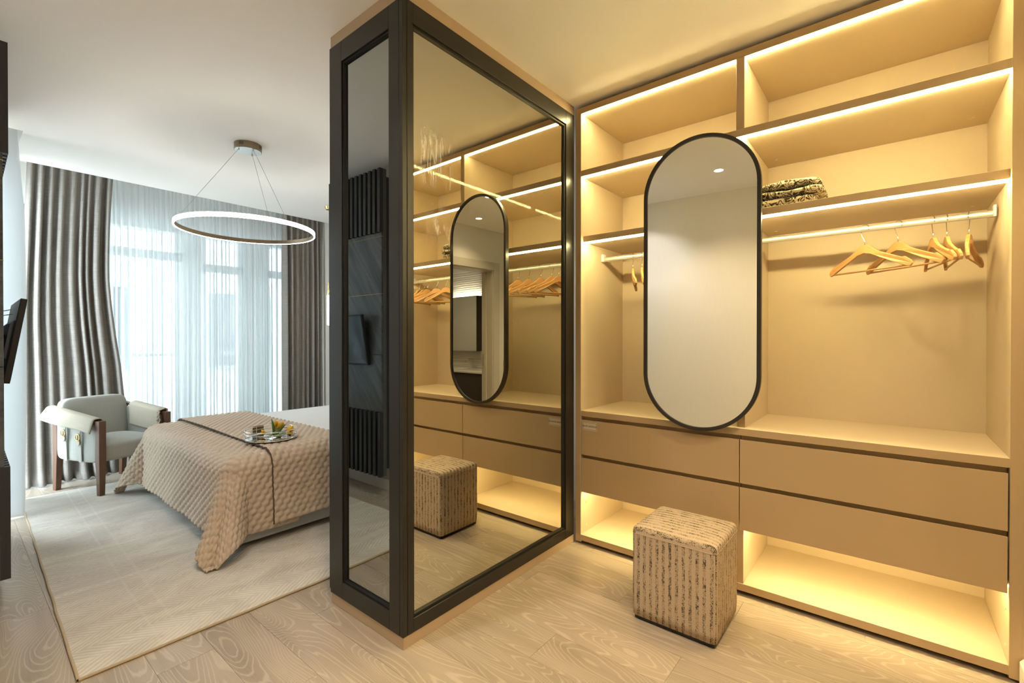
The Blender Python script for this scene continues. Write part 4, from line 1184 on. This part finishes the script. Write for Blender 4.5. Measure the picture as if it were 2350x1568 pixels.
bw_ = MB().box(BXW - 0.1, BXW, -3.5, DYB, 0, CEIL).box(BXW, 2.05, -3.5, -3.4, 0, CEIL).box(1.93, 2.05, -3.4, DYB, 0, CEIL)
wb = struct('wall_bathroom', bw_, 'bath_tile', 'cream bathroom walls with ribbed tile strips', 'wall')
tile = None
nzt = int(CEIL / 0.034)
for k in range(nzt):
    if tile is None:
        tile = B(BXW, BXW + 0.012, -3.39, DYB - 0.01, 0.002, 0.032).build('tile_strip', 'bath_tile', wb, bevel=0.006, segs=2); o = tile
    else:
        o = tile.copy(); C.objects.link(o)
    o.location = (0, 0, k * 0.034)
VY0, VY1 = -3.05, -1.72
vn = thing('vanity_unit', 'dark bathroom vanity with white basin, reflected in the oval mirror', 'vanity', (BXW + 0.25, -2.4, 0))
B(BXW + 0.014, BXW + 0.42, VY0, VY1, 0.22, 0.715).build('cabinet', 'vanity_dark', vn, bevel=0.003)
B(BXW + 0.014, BXW + 0.45, VY0 - 0.01, VY1 + 0.01, 0.722, 0.765).build('basin_top', 'porcelain', vn, bevel=0.014, segs=3)
MB().lathe(BXW + 0.27, -2.55, [(0.155, 0.766), (0.16, 0.775), (0.15, 0.775), (0.12, 0.768), (0.0001, 0.767)], 40).build('bowl_rim', 'porcelain', vn, smooth=True)
fx, fy = BXW + 0.085, -2.47
fc = thing('basin_faucet', 'chrome basin faucet standing on the bathroom vanity', 'faucet', (fx, fy, 0.766))
MB().tube([(fx, fy, 0.766), (fx, fy, 0.90)], 0.022, 16).build('body', 'chrome', fc, smooth=False)
B(fx - 0.015, fx + 0.15, fy - 0.018, fy + 0.018, 0.872, 0.895).build('spout', 'chrome', fc, bevel=0.004)
B(fx - 0.03, fx + 0.08, fy - 0.012, fy + 0.012, 0.915, 0.928).build('lever', 'chrome', fc, bevel=0.003)
mc = thing('mirror_cabinet', 'tall dark-sided mirror cabinet above the bathroom vanity', 'cabinet', (BXW + 0.08, -2.6, 1.05))
B(BXW + 0.014, BXW + 0.142, VY0, -2.30, 1.05, 1.94).build('carcass', 'vanity_dark', mc)
B(BXW + 0.142, BXW + 0.15, VY0 + 0.005, -2.302, 1.052, 1.938).build('mirror_front', 'mirror', mc)
B(BXW + 0.03, BXW + 0.10, VY0 + 0.02, -2.33, 1.94, 1.95).build('led_strip', 'led_bath', mc)
# downlights
def downlight(x, y, label, power, colr=(1.0, 0.77, 0.47)):
    d = thing('downlight', label, 'downlight', (x, y, CEIL), group='recessed ceiling downlights')
    MB().loop_tube(x, y, CEIL - 0.003, 0.042, [(-0.006, -0.001), (0.006, -0.001), (0.006, 0.003), (-0.006, 0.003)], 32).build('trim_ring', 'white_plastic', d)
    MB().lathe(x, y, [(0.0001, CEIL - 0.0015), (0.036, CEIL - 0.0015), (0.036, CEIL - 0.0005), (0.0001, CEIL - 0.0005)], 32).build('lens', 'downlight_glow', d)
    l = bpy.data.lights.new('downlight_beam', 'SPOT'); l.energy = power; l.color = colr; l.spot_size = R(120); l.spot_blend = 0.8; l.shadow_soft_size = 0.035
    o = bpy.data.objects.new('downlight_beam', l); C.objects.link(o); o.parent = d; o.location = (0, 0, -0.02)
downlight(0.67, 0.99, 'lit ceiling downlight reflected near the top of the oval mirror', 34)
downlight(0.55, 0.0, 'added fill downlight close to the viewpoint, above the doorway', 44)  # added out of view as fill for the entry and wardrobe fronts
downlight(1.45, -0.15, 'added fill downlight in front of the right wardrobe bay', 38)  # added out of view to brighten the drawer fronts
downlight(0.45, 1.80, 'added unseen fill downlight between the television panel and the smoked wardrobe', 34, (1.0, 0.97, 0.94))  # added where the camera cannot see it, to lift the bedroom
downlight(0.95, -0.85, 'added fill downlight in front of the bathroom doorway', 16)  # unseen lamp added to light the entry walls
downlight(0.75, -2.5, 'lit ceiling downlight in the bathroom', 34)
